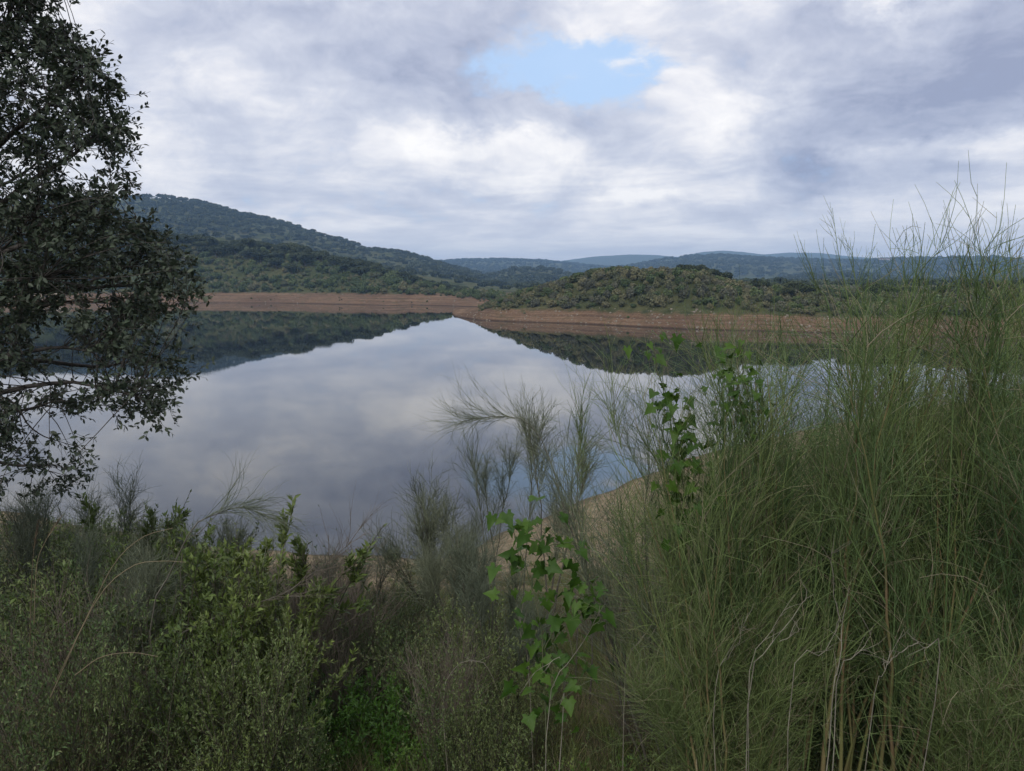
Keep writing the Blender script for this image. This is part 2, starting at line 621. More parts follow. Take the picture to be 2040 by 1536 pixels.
def far_mat():
    m, T, b = new_mat('hill_soil_and_grass')
    geo = T.node('ShaderNodeNewGeometry')
    p = geo.outputs['Position']
    x, y, z = T.sep(p)[:3]
    n1 = T.noise(p, 0.05, 5, 0.6)
    n2 = T.noise(p, 0.35, 6, 0.65)
    n3 = T.noise(p, 2.0, 5, 0.7)
    # drawdown strip: reddish clay with old water lines
    zz = T.m('ADD', z, T.m('ADD', T.m('MULTIPLY', T.m('SUBTRACT', n2, 0.5), 0.5), T.m('MULTIPLY', T.m('SUBTRACT', n1, 0.5), 1.2)))
    st = T.noise(T.comb(T.m('MULTIPLY', x, 0.02), T.m('MULTIPLY', y, 0.02), T.m('MULTIPLY', zz, 4.0)), 1.6, 4, 0.6)
    clay = T.ramp(st, [(0.30, (0.078, 0.052, 0.037)), (0.48, (0.155, 0.096, 0.060)), (0.68, (0.26, 0.172, 0.108))])
    clay = T.mix(T.rng(n3, 0.5, 0.72, 0.0, 0.75), clay, (0.27, 0.20, 0.14))
    clay = T.mix(T.rng(n3, 0.5, 0.3, 0.0, 0.6), clay, (0.085, 0.055, 0.04))
    clay = T.mix(T.rng(n2, 0.48, 0.68, 0.0, 0.6), clay, (0.10, 0.085, 0.045))
    sp = T.node('ShaderNodeTexVoronoi')
    T.l.new(p, sp.inputs['Vector'])
    sp.inputs['Scale'].default_value = 0.9
    sf = T.m('MULTIPLY', T.rng(sp.outputs['Distance'], 0.08, 0.18, 1, 0), T.rng(n3, 0.5, 0.6))
    clay = T.mix(T.m('MULTIPLY', sf, 0.7), clay, (0.42, 0.35, 0.26))
    clay = T.mix(T.rng(n1, 0.55, 0.35, 0.0, 0.55), clay, (0.11, 0.07, 0.048))
    clay = T.mix(T.rng(z, 0.05, 0.30, 0.75, 0.0), clay, (0.04, 0.027, 0.02))
    grass = T.mix(T.rng(n1, 0.35, 0.65), (0.060, 0.074, 0.030), (0.115, 0.112, 0.052))
    grass = T.mix(T.rng(n2, 0.4, 0.7, 0, 0.8), grass, (0.04, 0.05, 0.022))
    tv = T.m('ADD', z, T.m('MULTIPLY', T.m('SUBTRACT', n2, 0.5), 2.2))
    lim = T.rng(T.m('DIVIDE', x, T.m('MAXIMUM', y, 1.0)), -0.06, -0.04, 3.5, 2.25)
    tt = T.m('SUBTRACT', tv, lim)
    col = T.mix(T.rng(tt, -0.4, 0.5), clay, grass)
    T.l.new(col, b.inputs['Base Color'])
    b.inputs['Roughness'].default_value = 1.0
    b.inputs['Specular IOR Level'].default_value = 0.05
    bp = T.node('ShaderNodeBump')
    bp.inputs['Strength'].default_value = 0.9
    bp.inputs['Distance'].default_value = 0.45
    T.l.new(T.m('ADD', n3, T.m('MULTIPLY', st, 1.5)), bp.inputs['Height'])
    T.l.new(bp.outputs[0], b.inputs['Normal'])
    return m


def water_mat():
    m, T, b = new_mat('still_water')
    geo = T.node('ShaderNodeNewGeometry')
    p = geo.outputs['Position']
    b.inputs['Base Color'].default_value = (0.012, 0.016, 0.018, 1)
    b.inputs['IOR'].default_value = 1.58
    b.inputs['Specular IOR Level'].default_value = 0.5
    b.inputs['Roughness'].default_value = 0.008
    n = T.noise(T.vm('MULTIPLY', p, (1.0, 1.0, 1.0)), 3.2, 3, 0.5)
    n2 = T.noise(p, 0.06, 3, 0.5)
    h = T.m('MULTIPLY', n, T.rng(n2, 0.42, 0.62, 0.25, 1.0))
    bp = T.node('ShaderNodeBump')
    bp.inputs['Strength'].default_value = 0.045
    bp.inputs['Distance'].default_value = 0.02
    T.l.new(h, bp.inputs['Height'])
    T.l.new(bp.outputs[0], b.inputs['Normal'])
    return m


M_GROUND = ground_mat()
M_FAR = far_mat()
M_WATER = water_mat()
M_OAKLEAF = leaf_mat('holm_oak_leaf', (0.052, 0.070, 0.044), (0.074, 0.090, 0.060), rough=0.5, trans=0.12, var=0.5, scale=2.0, spec=0.3)
M_OAKBARK = bark_mat('oak_bark', (0.035, 0.03, 0.026), (0.09, 0.08, 0.07))
M_BROOM = leaf_mat('broom_twig', (0.085, 0.145, 0.050), (0.165, 0.220, 0.075), rough=0.55, trans=0.14, var=0.8, scale=1.6, c3=(0.21, 0.18, 0.12))
M_BROOM_G = leaf_mat('grey_broom_twig', (0.115, 0.14, 0.095), (0.175, 0.195, 0.125), rough=0.6, trans=0.1, var=0.6, scale=1.2)
M_BSTEM = bark_mat('broom_stem', (0.15, 0.155, 0.05), (0.16, 0.11, 0.055), 9)
M_BSTEM_G = bark_mat('grey_broom_stem', (0.07, 0.062, 0.05), (0.12, 0.11, 0.085), 9)
M_SHRUB = leaf_mat('shrub_leaf', (0.085, 0.125, 0.030), (0.15, 0.195, 0.05), rough=0.5, trans=0.25, var=0.7, scale=2.2)
M_DARKSHRUB = leaf_mat('dark_shrub_leaf', (0.065, 0.105, 0.032), (0.115, 0.155, 0.048), rough=0.6, trans=0.1, var=0.7, scale=2.2, c3=(0.11, 0.125, 0.05))
M_TWIG = bark_mat('shrub_wood', (0.045, 0.038, 0.025), (0.085, 0.075, 0.05))
M_PALE = bark_mat('dead_wood', (0.12, 0.108, 0.082), (0.24, 0.22, 0.17), 14)
M_RED = bark_mat('dry_red_twig', (0.10, 0.08, 0.06), (0.18, 0.15, 0.12), 8)
M_VINE = leaf_mat('vine_leaf', (0.034, 0.080, 0.010), (0.060, 0.118, 0.014), rough=0.55, trans=0.28, var=0.7, scale=9, spec=0.25, c3=(0.11, 0.14, 0.03))
M_VSTEM = bark_mat('vine_stem', (0.06, 0.09, 0.03), (0.10, 0.10, 0.05))
M_HERB = leaf_mat('herb_leaf', (0.05, 0.12, 0.015), (0.09, 0.17, 0.025), rough=0.5, trans=0.25, var=0.6, scale=4)
M_GRASS = leaf_mat('green_grass', (0.08, 0.125, 0.03), (0.15, 0.18, 0.055), rough=0.6, trans=0.2, var=0.8, scale=1.5, c3=(0.16, 0.13, 0.07))
M_DRY = leaf_mat('dry_grass', (0.13, 0.10, 0.06), (0.20, 0.165, 0.10), rough=0.7, trans=0.15, var=0.7, scale=2)
M_FTREE = leaf_mat('far_oak_leaf', (0.040, 0.052, 0.030), (0.066, 0.080, 0.044), rough=0.8, trans=0.0, var=0.7, scale=0.15, spec=0.1)
M_FSCRUB = leaf_mat('far_scrub_leaf', (0.105, 0.115, 0.062), (0.19, 0.18, 0.10), rough=0.8, trans=0.0, var=0.6, scale=0.12, spec=0.1)
M_FGREEN = leaf_mat('far_green_scrub_leaf', (0.080, 0.110, 0.048), (0.12, 0.15, 0.065), rough=0.8, trans=0.0, var=0.6, scale=0.12, spec=0.1)
M_FBARK = bark_mat('far_bark', (0.04, 0.034, 0.028), (0.08, 0.07, 0.06), 3)
M_STONE = bark_mat('pale_stone', (0.14, 0.115, 0.085), (0.27, 0.235, 0.18), 5)


# ------------------------------------------------------------------ setting
def grid(name, xs, ys, zf, mat, fan=False):
    A, B = np.meshgrid(xs, ys)
    X = A * B if fan else A
    Y = B
    Zz = zf(X, Y)
    n, k = A.shape
    idx = np.arange(n * k).reshape(n, k)
    q = np.stack([idx[:-1, :-1], idx[:-1, 1:], idx[1:, 1:], idx[1:, :-1]], -1).reshape(-1, 4)
    o = add(name, mesh_np(name, np.stack([X, Y, Zz], -1), quads=q, mats=mat, smooth=True))
    return setp(o, kind='structure')


xs = np.concatenate([[-4000, -1500, -600, -300, -150], np.arange(-90, -16, 2.0), np.arange(-16, 22, 0.2), np.arange(22, 120, 2.0), [150, 300, 600, 1500, 4000]])
ys = np.concatenate([[-4000, -1500, -500, -200, -80], np.arange(-40, 0, 2.5), np.arange(0, 45, 0.2), np.arange(45, 76, 2.0), [75.0]])
ys = np.unique(ys)
grid('ground', xs, ys, near_z, M_GROUND)
us = np.concatenate([[-5, -3, -2, -1.5], np.arange(-1.2, -0.72, 0.02), np.arange(-0.72, 0.72, 0.0022), np.arange(0.72, 1.2, 0.02), [1.5, 2, 3, 5]])
y1 = np.concatenate([[75, 82, 88, 94, 99], np.arange(102, 215, 0.8), np.arange(215, 236, 3), np.arange(236, 400, 1.4), np.arange(400, 600, 6.0)])
y1 = np.unique(y1)
grid('hill', us, np.concatenate([y1[y1 < 600], [600.0]]), far_z, M_FAR, fan=True)
us2 = np.concatenate([np.arange(-1.05, -0.72, 0.03), np.arange(-0.72, 0.72, 0.005), np.arange(0.72, 1.06, 0.03)])
grid('mountain', us2, np.concatenate([np.arange(600, 1100, 10.0), np.arange(1100, 2400, 20.0), np.arange(2400, 4400, 50.0)]), far_z, M_FAR, fan=True)
w = add('water', mesh_np('water', [(-1500, 12, 0), (1500, 12, 0), (1500, 430, 0), (-1500, 430, 0)], quads=[(0, 1, 2, 3)], mats=M_WATER))
setp(w, kind='structure')


# ------------------------------------------------------------------ far trees and scrub
def crown_mesh(name, seed, n, rx, rz, zc, leaf, mat, lobes=7, flat=0.75, rug=0.55, k3=0.0):
    """lumpy crown of many small leaf clumps spread through its outer volume"""
    r = rs(seed)
    g = Geo()
    L = norm(r.normal(size=(lobes, 3)) * [1, 1, 0.6]) * np.array([rx, rx, rz]) * r.uniform(0.35, 0.62, (lobes, 1))
    L[:, 2] = np.abs(L[:, 2]) * 0.8 - rz * 0.15
    sr = r.uniform(0.35, rug, lobes)
    k = r.randint(0, lobes, n)
    d = norm(r.normal(size=(n, 3)))
    rr = r.uniform(0.55, 1.0, (n, 1)) ** 0.6
    pos = L[k] + d * rr * np.array([rx, rx, rz * flat]) * sr[k][:, None]
    pos[:, 2] += zc
    nr = norm(d + r.normal(size=(n, 3)) * 0.55)
    M = frames(norm(np.cross(nr, r.normal(size=(n, 3)))), r)
    # orient the clump so that its face looks outwards
    yv = norm(np.cross(nr, r.normal(size=(n, 3))))
    xv = np.cross(yv, nr)
    M = np.stack([xv, yv, nr], -1)
    v = [(-.5, -.15, 0), (0.05, -.5, 0.1), (.5, -.1, 0), (.22, .45, -.1), (-.3, .4, 0.05)]
    stamp(g, v, [(0, 1, 2), (0, 2, 3), (0, 3, 4)], None, M, pos, leaf * r.uniform(0.6, 1.35, n))
    return g.mesh(name, mat)


def trunk_mesh(name, seed, h, r0):
    r = rs(seed)
    g = Geo()
    t = np.linspace(0, 1, 6)
    lean = r.normal(size=2) * 0.18
    p = np.stack([lean[0] * t * h + 0.05 * np.sin(5 * t), lean[1] * t * h, t * h - 0.5 * (t == 0)], -1)
    tubes(g, p, r0 * (1.25 - 0.7 * t), 6)
    for i in range(5):
        a = r.uniform(0, 6.28)
        b0 = p[3 + i % 3]
        e = b0 + np.array([math.cos(a), math.sin(a), r.uniform(0.5, 1.1)]) * h * 0.6
        s = np.linspace(0, 1, 4)[:, None]
        q = b0 * (1 - s) + e * s + np.array([0, 0, 0.12 * h]) * np.sin(s * 3.14)
        tubes(g, q, r0 * (0.55 - 0.4 * s[:, 0]), 4)
    return g.mesh(name, M_FBARK, smooth=True)


OAKS = []
for i in range(5):
    cm = crown_mesh('crown', 40 + i, 1500, 3.3, 2.6, 3.5, 0.40, M_FTREE, lobes=11, flat=0.9)
    OAKS.append((trunk_mesh('trunk', 60 + i, 2.6, 0.24), cm))
M_FGREY = leaf_mat('far_grey_scrub_leaf', (0.10, 0.105, 0.075), (0.15, 0.15, 0.105), rough=0.8, trans=0.0, var=0.6, scale=0.12, spec=0.1)
SCRUBS = [crown_mesh('shrub', 80 + i, 700, 1.0, 1.25, 0.75, 0.19, [M_FSCRUB, M_FSCRUB, M_FGREY][i % 3], lobes=7, flat=1.0) for i in range(4)]
SCRUBG = [crown_mesh('shrub', 90 + i, 700, 1.1, 1.25, 0.75, 0.20, M_FGREEN, lobes=7, flat=1.0) for i in range(3)]
FAR_OAK = [crown_mesh('far_oak', 100 + i, 170, 3.6, 2.6, 2.6, 1.25, M_FTREE, lobes=6) for i in range(4)]


def scatter(seed, u0, u1, ya, yb, step, dens):
    r = rs(seed)
    out = []
    y = ya
    while y < yb:
        xa, xb = u0 * y, u1 * y
        n = int((xb - xa) / step)
        if n > 0:
            X = np.linspace(xa, xb, n) + r.uniform(-0.45, 0.45, n) * step
            Y = y + r.uniform(-0.45, 0.45, n) * step
            k = r.uniform(size=n) < dens(X, Y)
            out.append(np.stack([X[k], Y[k]], -1))
        y += step
    a = np.concatenate(out)
    return np.concatenate([a, far_z(a[:, 0], a[:, 1])[:, None]], 1)


def dl(X, Y):
    return Y - shoreL(X / Y)


def dr(X, Y):
    return Y - shoreR(X / Y)


# trees of the left hill
def dens_left(X, Y):
    d = dl(X, Y)
    u = X / Y
    n = fbm(X / 26, Y / 26, 3, 71)
    k = sstep(24, 48, d + 22 * n) * (0.35 + 0.65 * sstep(-0.25, 0.25, n + (d - 45) / 60))
    k = k * np.where((u > U(380)) & (u < U(560)) & (d < 46), 0.12, 1.0)
    return np.where((d > 20) & (u < U(930)), k, 0)


left_trees = scatter(1, U(-700), U(935), 262, 400, 5.6, dens_left)


def dens_leftscrub(X, Y):
    d = dl(X, Y)
    return np.where((d > 15) & (X / Y < U(1000)), 0.75 * sstep(12, 20, d + 7 * fbm(X / 7, Y / 7, 2, 33)), 0) * (0.4 + 0.6 * sstep(-0.35, 0.1, fbm(X / 12, Y / 12, 3, 44)))


left_scrub = scatter(2, U(-700), U(1010), 240, 345, 1.9, dens_leftscrub)


def dens_pen(X, Y):
    e = dr(X, Y)
    u = X / Y
    return np.where((e > 6.2) & (u > U(955)) & (u < U(2500)), sstep(6.0, 8.5, e + 1.6 * fbm(X / 6, Y / 6, 2, 51)), 0) * np.where(e > 70, 0.5, 1.0)


pen_scrub = scatter(3, U(905), U(2500), 104, 260, 1.5, dens_pen)
pen_scrub = pen_scrub[(pen_scrub[:, 2] > 1.2)]


def dens_pentree(X, Y):
    e = dr(X, Y)
    u = X / Y
    k = 0.03 + 0.5 * sstep(U(1420), U(1500), u) * sstep(-0.3, 0.2, fbm(X / 14, Y / 14, 3, 61))
    return np.where((e > 11) & (e < 60) & (u > U(1180)) & (u < U(2500)), k, 0)


pen_trees = scatter(4, U(1100), U(2500), 110, 190, 4.2, dens_pentree)
hand = np.array([[U(1385) * 158, 158], [U(1408) * 156, 156], [U(1432) * 158, 158], [U(1362) * 160, 160], [U(1725) * 140, 140]])
hand = np.concatenate([hand, far_z(hand[:, 0], hand[:, 1])[:, None]], 1)


def dens_low(X, Y):
    return np.where((far_z(X, Y) > 2.5) & ((dl(X, Y) > 90) | (X / Y > U(1000))), 0.3 + 0.6 * sstep(-0.2, 0.3, fbm(X / 60, Y / 60, 3, 77)), 0)


low_trees = scatter(5, -0.9, 0.9, 262, 640, 9.5, dens_low)
low_trees = low_trees[(low_trees[:, 1] > 380) | (low_trees[:, 0] / low_trees[:, 1] > U(1000))]


def dens_mt(X, Y):
    n = fbm(X / 110, Y / 110, 4, 78)
    return 0.42 + 0.58 * sstep(-0.25, 0.15, n)


mt1 = scatter(6, -0.85, 0.85, 640, 1120, 7.6, dens_mt)
mt2 = scatter(7, -0.75, 0.75, 1120, 2400, 15, dens_mt)
mt2 = mt2[far_z(mt2[:, 0], mt2[:, 1]) > 12]

r = rs(500)
oak_root = None


def px_of(p):
    d = p - np.array([0, 0, EYE])
    yc = d[1] * math.cos(PITCH) - d[2] * math.sin(PITCH)
    zc = d[1] * math.sin(PITCH) + d[2] * math.cos(PITCH)
    return 1020 + F * d[0] / yc, 768 - F * zc / yc


T_ALL = [(p, 'left') for p in left_trees] + [(p, 'pen') for p in pen_trees] + [(p, 'hand') for p in hand]


def inframe(p, m=30):
    x, y = px_of(p)
    return -m < x < 2040 + m


def rank(e):
    p = e[0]
    return (0 if e[1] == 'hand' else 1 if inframe(p) else 2, p[1] * (0.5 if e[1] == 'pen' else 1))


T_ALL.sort(key=rank)
IND = [e for e in T_ALL if inframe(e[0])][:290]
REST = [e for e in T_ALL if all(e is not q for q in IND)] if len(T_ALL) < 3000 else []
protos = []
for tm, cm in OAKS:
    e = bpy.data.objects.new('holm_oak', None)
    protos.append((e, tm, cm))


def zone_label(p, zone, h):
    x, y = px_of(p)
    size = 'small' if h < 0.8 else 'broad' if h > 1.08 else 'middling' if h > 0.94 else 'rounded'
    if zone == 'hand':
        if x > 1600:
            return 'lone bushy dark oak standing on the low right end of the scrubby peninsula'
        return ('largest left oak' if x < 1372 else 'tall second oak' if x < 1397 else 'middle oak' if x < 1420 else 'rightmost oak') + ' of the dark clump that tops the scrubby peninsula'
    if zone == 'pen':
        where = 'in scrub left of the big oak clump' if x < 1350 else 'in scrub beyond the big oak clump' if x < 1520 else 'on the low middle of the peninsula' if x < 1750 else 'seen between the tall broom stems'
        e = float(dr(p[0], p[1]))
        where += ', front row' if e < 22 else ', middle row' if e < 38 else ', back row'
        return '%s dark oak %s' % (size, where)
    d = float(dl(p[0], p[1]))
    where = ('seen through the near oak' if x < 200 else 'beside the near oak crown' if x < 430 else 'under the mountain slope' if x < 560
             else 'under the mountain shoulder' if x < 700 else 'where the left hill sinks' if x < 800 else 'at the left hill low end')
    where += (', just above the clay bank' if d < 32 else ', mid-slope' if d < 44 else ', near the crest' if d < 58 else ', on the crest' if d < 75 else ', behind the crest')
    return '%s far oak %s' % (size, where)


for i, (p, zone) in enumerate(IND):
    tm, cm = OAKS[i % 5]
    s = r.uniform(0.7, 1.2)
    if zone == 'pen':
        s *= 0.52
    if zone == 'hand':
        s *= 0.72
    if zone == 'left' and p[0] / p[1] > U(760):
        s *= 0.62
    o = add('holm_oak', None, None, (p[0], p[1], p[2] - 0.1), (0, 0, r.uniform(0, 6.28)), (s * r.uniform(.9, 1.15), s * r.uniform(.9, 1.15), s))
    setp(o, zone_label(p, zone, s if zone == 'left' else s / 0.52), 'tree', 'holm oaks across the water')
    child('trunk', tm, o)
    child('crown', cm, o)


def gn_points(name, pts, scales, objs, label, cat, group=None):
    """a mass nobody could count: one object, instances on its points"""
    me = bpy.data.meshes.new(name)
    me.from_pydata([tuple(p) for p in pts], [], [])
    a = me.attributes.new('sc', 'FLOAT', 'POINT')
    a.data.foreach_set('value', np.asarray(scales, dtype=np.float32))
    o = add(name, me)
    ng = bpy.data.node_groups.new(name, 'GeometryNodeTree')
    ng.interface.new_socket('Geometry', in_out='INPUT', socket_type='NodeSocketGeometry')
    ng.interface.new_socket('Geometry', in_out='OUTPUT', socket_type='NodeSocketGeometry')
    N, L = ng.nodes, ng.links
    gi, go = N.new('NodeGroupInput'), N.new('NodeGroupOutput')
    iop = N.new('GeometryNodeInstanceOnPoints')
    jn = N.new('GeometryNodeJoinGeometry')
    for ob in objs:
        oi = N.new('GeometryNodeObjectInfo')
        oi.inputs['Object'].default_value = ob
        oi.inputs['As Instance'].default_value = True
        L.new(oi.outputs['Geometry'], jn.inputs[0])
    iop.inputs['Pick Instance'].default_value = True
    L.new(gi.outputs[0], iop.inputs['Points'])
    L.new(jn.outputs[0], iop.inputs['Instance'])
    at = N.new('GeometryNodeInputNamedAttribute')
    at.data_type = 'FLOAT'
    at.inputs['Name'].default_value = 'sc'
    L.new(at.outputs['Attribute'], iop.inputs['Scale'])
    rv = N.new('FunctionNodeRandomValue')
    rv.data_type = 'FLOAT_VECTOR'
    rv.inputs[0].default_value = (-0.1, -0.1, 0)
    rv.inputs[1].default_value = (0.1, 0.1, 6.28)
    L.new(rv.outputs[0], iop.inputs['Rotation'])
    L.new(iop.outputs[0], go.inputs[0])
    md = o.modifiers.new('scatter', 'NODES')
    md.node_group = ng
    return setp(o, label, cat, group, kind='stuff')


def hidden(name, me):
    return bpy.data.objects.new(name, me)        # not linked: only a source for the masses


far_objs = [hidden('far_oak', m) for m in FAR_OAK]
oak_objs = [hidden('far_oak', cm) for tm, cm in OAKS]
scrub_objs = [hidden('shrub', m) for m in SCRUBS + SCRUBG[:1]]
scrubg_objs = [hidden('shrub', m) for m in SCRUBG + SCRUBS[:1]]

rest = np.array([e[0] for e in REST])
rsz = np.array([0.5 if e[1] == 'pen' else 0.9 if e[0][0] / e[0][1] < U(760) else 0.6 for e in REST]) * r.uniform(0.75, 1.2, len(REST))
gn_points('oak_woods', rest, rsz, oak_objs, 'dark oak woods continuing along the crest of the left hill', 'woods')
gn_points('valley_woods', low_trees, r.uniform(0.6, 1.1, len(low_trees)), far_objs, 'scattered trees and scrub on the low ground behind both shores', 'woods')
gn_points('mountain_woods', mt1, 0.55 + 0.95 * r.uniform(size=len(mt1)) ** 1.5, far_objs, 'oak woods covering the high left mountain and middle hills', 'woods')
gn_points('distant_woods', mt2, r.uniform(0.9, 2.0, len(mt2)), far_objs, 'blue hazy woods on the farthest hills along the horizon', 'woods')

# scrub: the largest in view are shrubs of their own, the rest one mass
keep = [p for p in sorted(pen_scrub.tolist(), key=lambda q: dr(q[0], q[1]) + 0.15 * q[1]) if inframe(np.array(p), 0) and px_of(np.array(p))[0] < 1800][:285]
kk = set(tuple(p) for p in keep)
restp = np.array([p for p in pen_scrub.tolist() if tuple(p) not in kk])
for i, p in enumerate(keep):
    x, y = px_of(np.array(p))
    s = r.uniform(0.55, 1.2) * float(np.interp(x, [950, 1090], [0.38, 1.0]))
    k = r.randint(0, 5)
    me = (SCRUBS + SCRUBG[:1])[k]
    tone = 'green' if k == 4 else 'greyish' if k == 2 else 'olive'
    hz_ = r.uniform(0.85, 1.25)
    e = float(dr(p[0], p[1]))
    size = 'squat' if hz_ < 0.95 else 'tall' if hz_ > 1.15 else 'round'
    if s < 0.8:
        size = 'small ' + size
    where = ('at the tip of the peninsula' if x < 1050 else 'left of the hump top' if x < 1200 else 'under the top of the hump' if x < 1350 else 'below the big oak clump' if x < 1480
             else 'right of the big oak clump' if x < 1620 else 'behind the broom stems')
    where += ', by the bank' if e < 9.5 else ', second row' if e < 12 else ', upper rows'
    o = add('scrub_bush', me, None, (p[0], p[1], p[2] - 0.1), (0, 0, r.uniform(0, 6.28)), (s * r.uniform(.9, 1.2), s * r.uniform(.9, 1.2), s * hz_))
    setp(o, '%s %s bush %s' % (size, tone, where), 'bush', 'scrub bushes above the red bank')
# stray plants on the bare banks
def dens_bank(X, Y):
    a = (dl(X, Y) > 3) & (dl(X, Y) < 16) & (X / Y < U(880))
    b = (dr(X, Y) > 2) & (dr(X, Y) < 7) & (X / Y > U(940))
    return np.where(a | b, 0.02 + 0.10 * sstep(0.1, 0.5, fbm(X / 8, Y / 8, 2, 91)), 0)


stray = scatter(8, U(-200), U(2100), 104, 300, 1.3, dens_bank)
gn_points('bank_plants', stray, r.uniform(0.12, 0.4, len(stray)), scrub_objs, 'small stray plants dotted over the bare red banks', 'plants')
gn_points('scrub', restp, r.uniform(0.6, 1.35, len(restp)) * np.interp(restp[:, 0] / restp[:, 1], [U(950), U(1090)], [0.38, 1.0]), scrub_objs, 'olive scrub covering the hump of the right peninsula', 'scrub')
gn_points('scrub', left_scrub, 0.45 + 1.5 * r.uniform(size=len(left_scrub)) ** 2, scrubg_objs, 'green scrub on the slope above the left clay bank', 'scrub')

# small white farmhouse on the far ridge
hp = P(1762, 533, 1700)
hp[2] = z1(hp[0], hp[1])
M_WHITE = bark_mat('limewash', (0.5, 0.49, 0.46), (0.62, 0.61, 0.58), 0.5)
M_TILE = bark_mat('roof_tile', (0.2, 0.13, 0.1), (0.3, 0.2, 0.15), 0.5)
house = setp(add('farmhouse', None, None, tuple(hp + [0, 0, 1.5])), 'tiny pale farmhouse high on the far wooded ridge behind the brooms', 'house')
child('wall', mesh_np('wall', [(x, y, z) for z in (-4, 5) for y in (-4, 4) for x in (-13, 13)], quads=[(0, 2, 3, 1), (0, 1, 5, 4), (2, 6, 7, 3), (0, 4, 6, 2), (1, 3, 7, 5), (4, 5, 7, 6)], mats=M_WHITE), house)
child('roof', mesh_np('roof', [(-13.6, -4.6, 5.05), (13.6, -4.6, 5.05), (13.6, 4.6, 5.05), (-13.6, 4.6, 5.05), (-13.6, 0, 7), (13.6, 0, 7)], tris=[(0, 4, 3), (1, 2, 5)], quads=[(0, 1, 5, 4), (2, 3, 4, 5), (0, 3, 2, 1)], mats=M_TILE), house)
# pale rock outcrop in the left bank
M_ROCK = bark_mat('outcrop_rock', (0.22, 0.18, 0.13), (0.40, 0.34, 0.26), 0.8)
for (a, b, Yk, q, lab) in [(95, 574, 283, 4.2, 'pale rock outcrop topping the left bank behind the oak leaves'), (95, 603, 272, 2.6, 'smaller pale rock at the waterline behind the oak leaves')]:
    rq = rs(int(a + b))
    n = 220
    dv = norm(rq.normal(size=(60, 3)))
    import bmesh as _bm
    bm = _bm.new()
    for v in dv:
        bm.verts.new(tuple(v * np.array([1.5, 1.0, 0.62]) * q * rq.uniform(0.75, 1.05)))
    _bm.ops.convex_hull(bm, input=bm.verts)
    me = bpy.data.meshes.new('rock_outcrop')
    bm.to_mesh(me)
    bm.free()
    me.materials.append(M_ROCK)
    pp = P(a, b, Yk)
    setp(add('rock_outcrop', me, None, (pp[0], pp[1], z1(pp[0], pp[1]) - 0.3)), lab, 'rock')

# ------------------------------------------------------------------ foreground plants
LEAF_V = [(0, 0, 0), (-0.24, 0.35, 0.06), (0.24, 0.35, 0.06), (0, 0.45, -0.03), (-0.2, 0.72, 0.05), (0.2, 0.72, 0.05), (0, 1.0, -0.06)]
LEAF_T = [(0, 3, 1), (0, 2, 3), (1, 3, 4), (3, 2, 5), (4, 3, 6), (3, 5, 6)]
SMALL_V = [(0, 0, 0), (-0.16, 0.45, 0.04), (0.16, 0.45, 0.04), (0, 1.0, -0.05)]
SMALL_T = [(0, 2, 1), (1, 2, 3)]


def grow(r, base, dirs, length, K, bend_up, wob, droop=0.0):
    """N curved shoots: base (N,3), dirs (N,3), length (N,)"""
    N = len(base)
    p = np.zeros((N, K, 3))
    p[:, 0] = base
    d = norm(dirs)
    st = (np.asarray(length) / (K - 1))[:, None]
    w = r.normal(size=(N, 3)) * wob
    for k in range(1, K):
        t = k / (K - 1)
        d = norm(d + np.array([0, 0, 1.0]) * (bend_up - droop * t * t) / K + w / K + r.normal(size=(N, 3)) * wob * 0.35 / K)
        p[:, k] = p[:, k - 1] + d * st
    return p


def branch_from(r, P0, n, t0, t1, ang, skew=1.0):
    """n start points and directions per parent polyline (N,K,3)"""
    N, K, _ = P0.shape
    t = t0 + (t1 - t0) * r.uniform(size=(N, n)) ** skew
    f = t * (K - 1)
    i = np.minimum(f.astype(int), K - 2)
    fr = (f - i)[..., None]
    row = np.arange(N)[:, None]
    a, b = P0[row, i], P0[row, i + 1]
    pos = a * (1 - fr) + b * fr
    tan = norm(b - a)
    side = norm(np.cross(tan, r.normal(size=(N, n, 3))))
    an = r.uniform(ang[0], ang[1], (N, n))[..., None]
    d = tan * np.cos(an) + side * np.sin(an)
    return pos.reshape(-1, 3), d.reshape(-1, 3), t.reshape(-1)


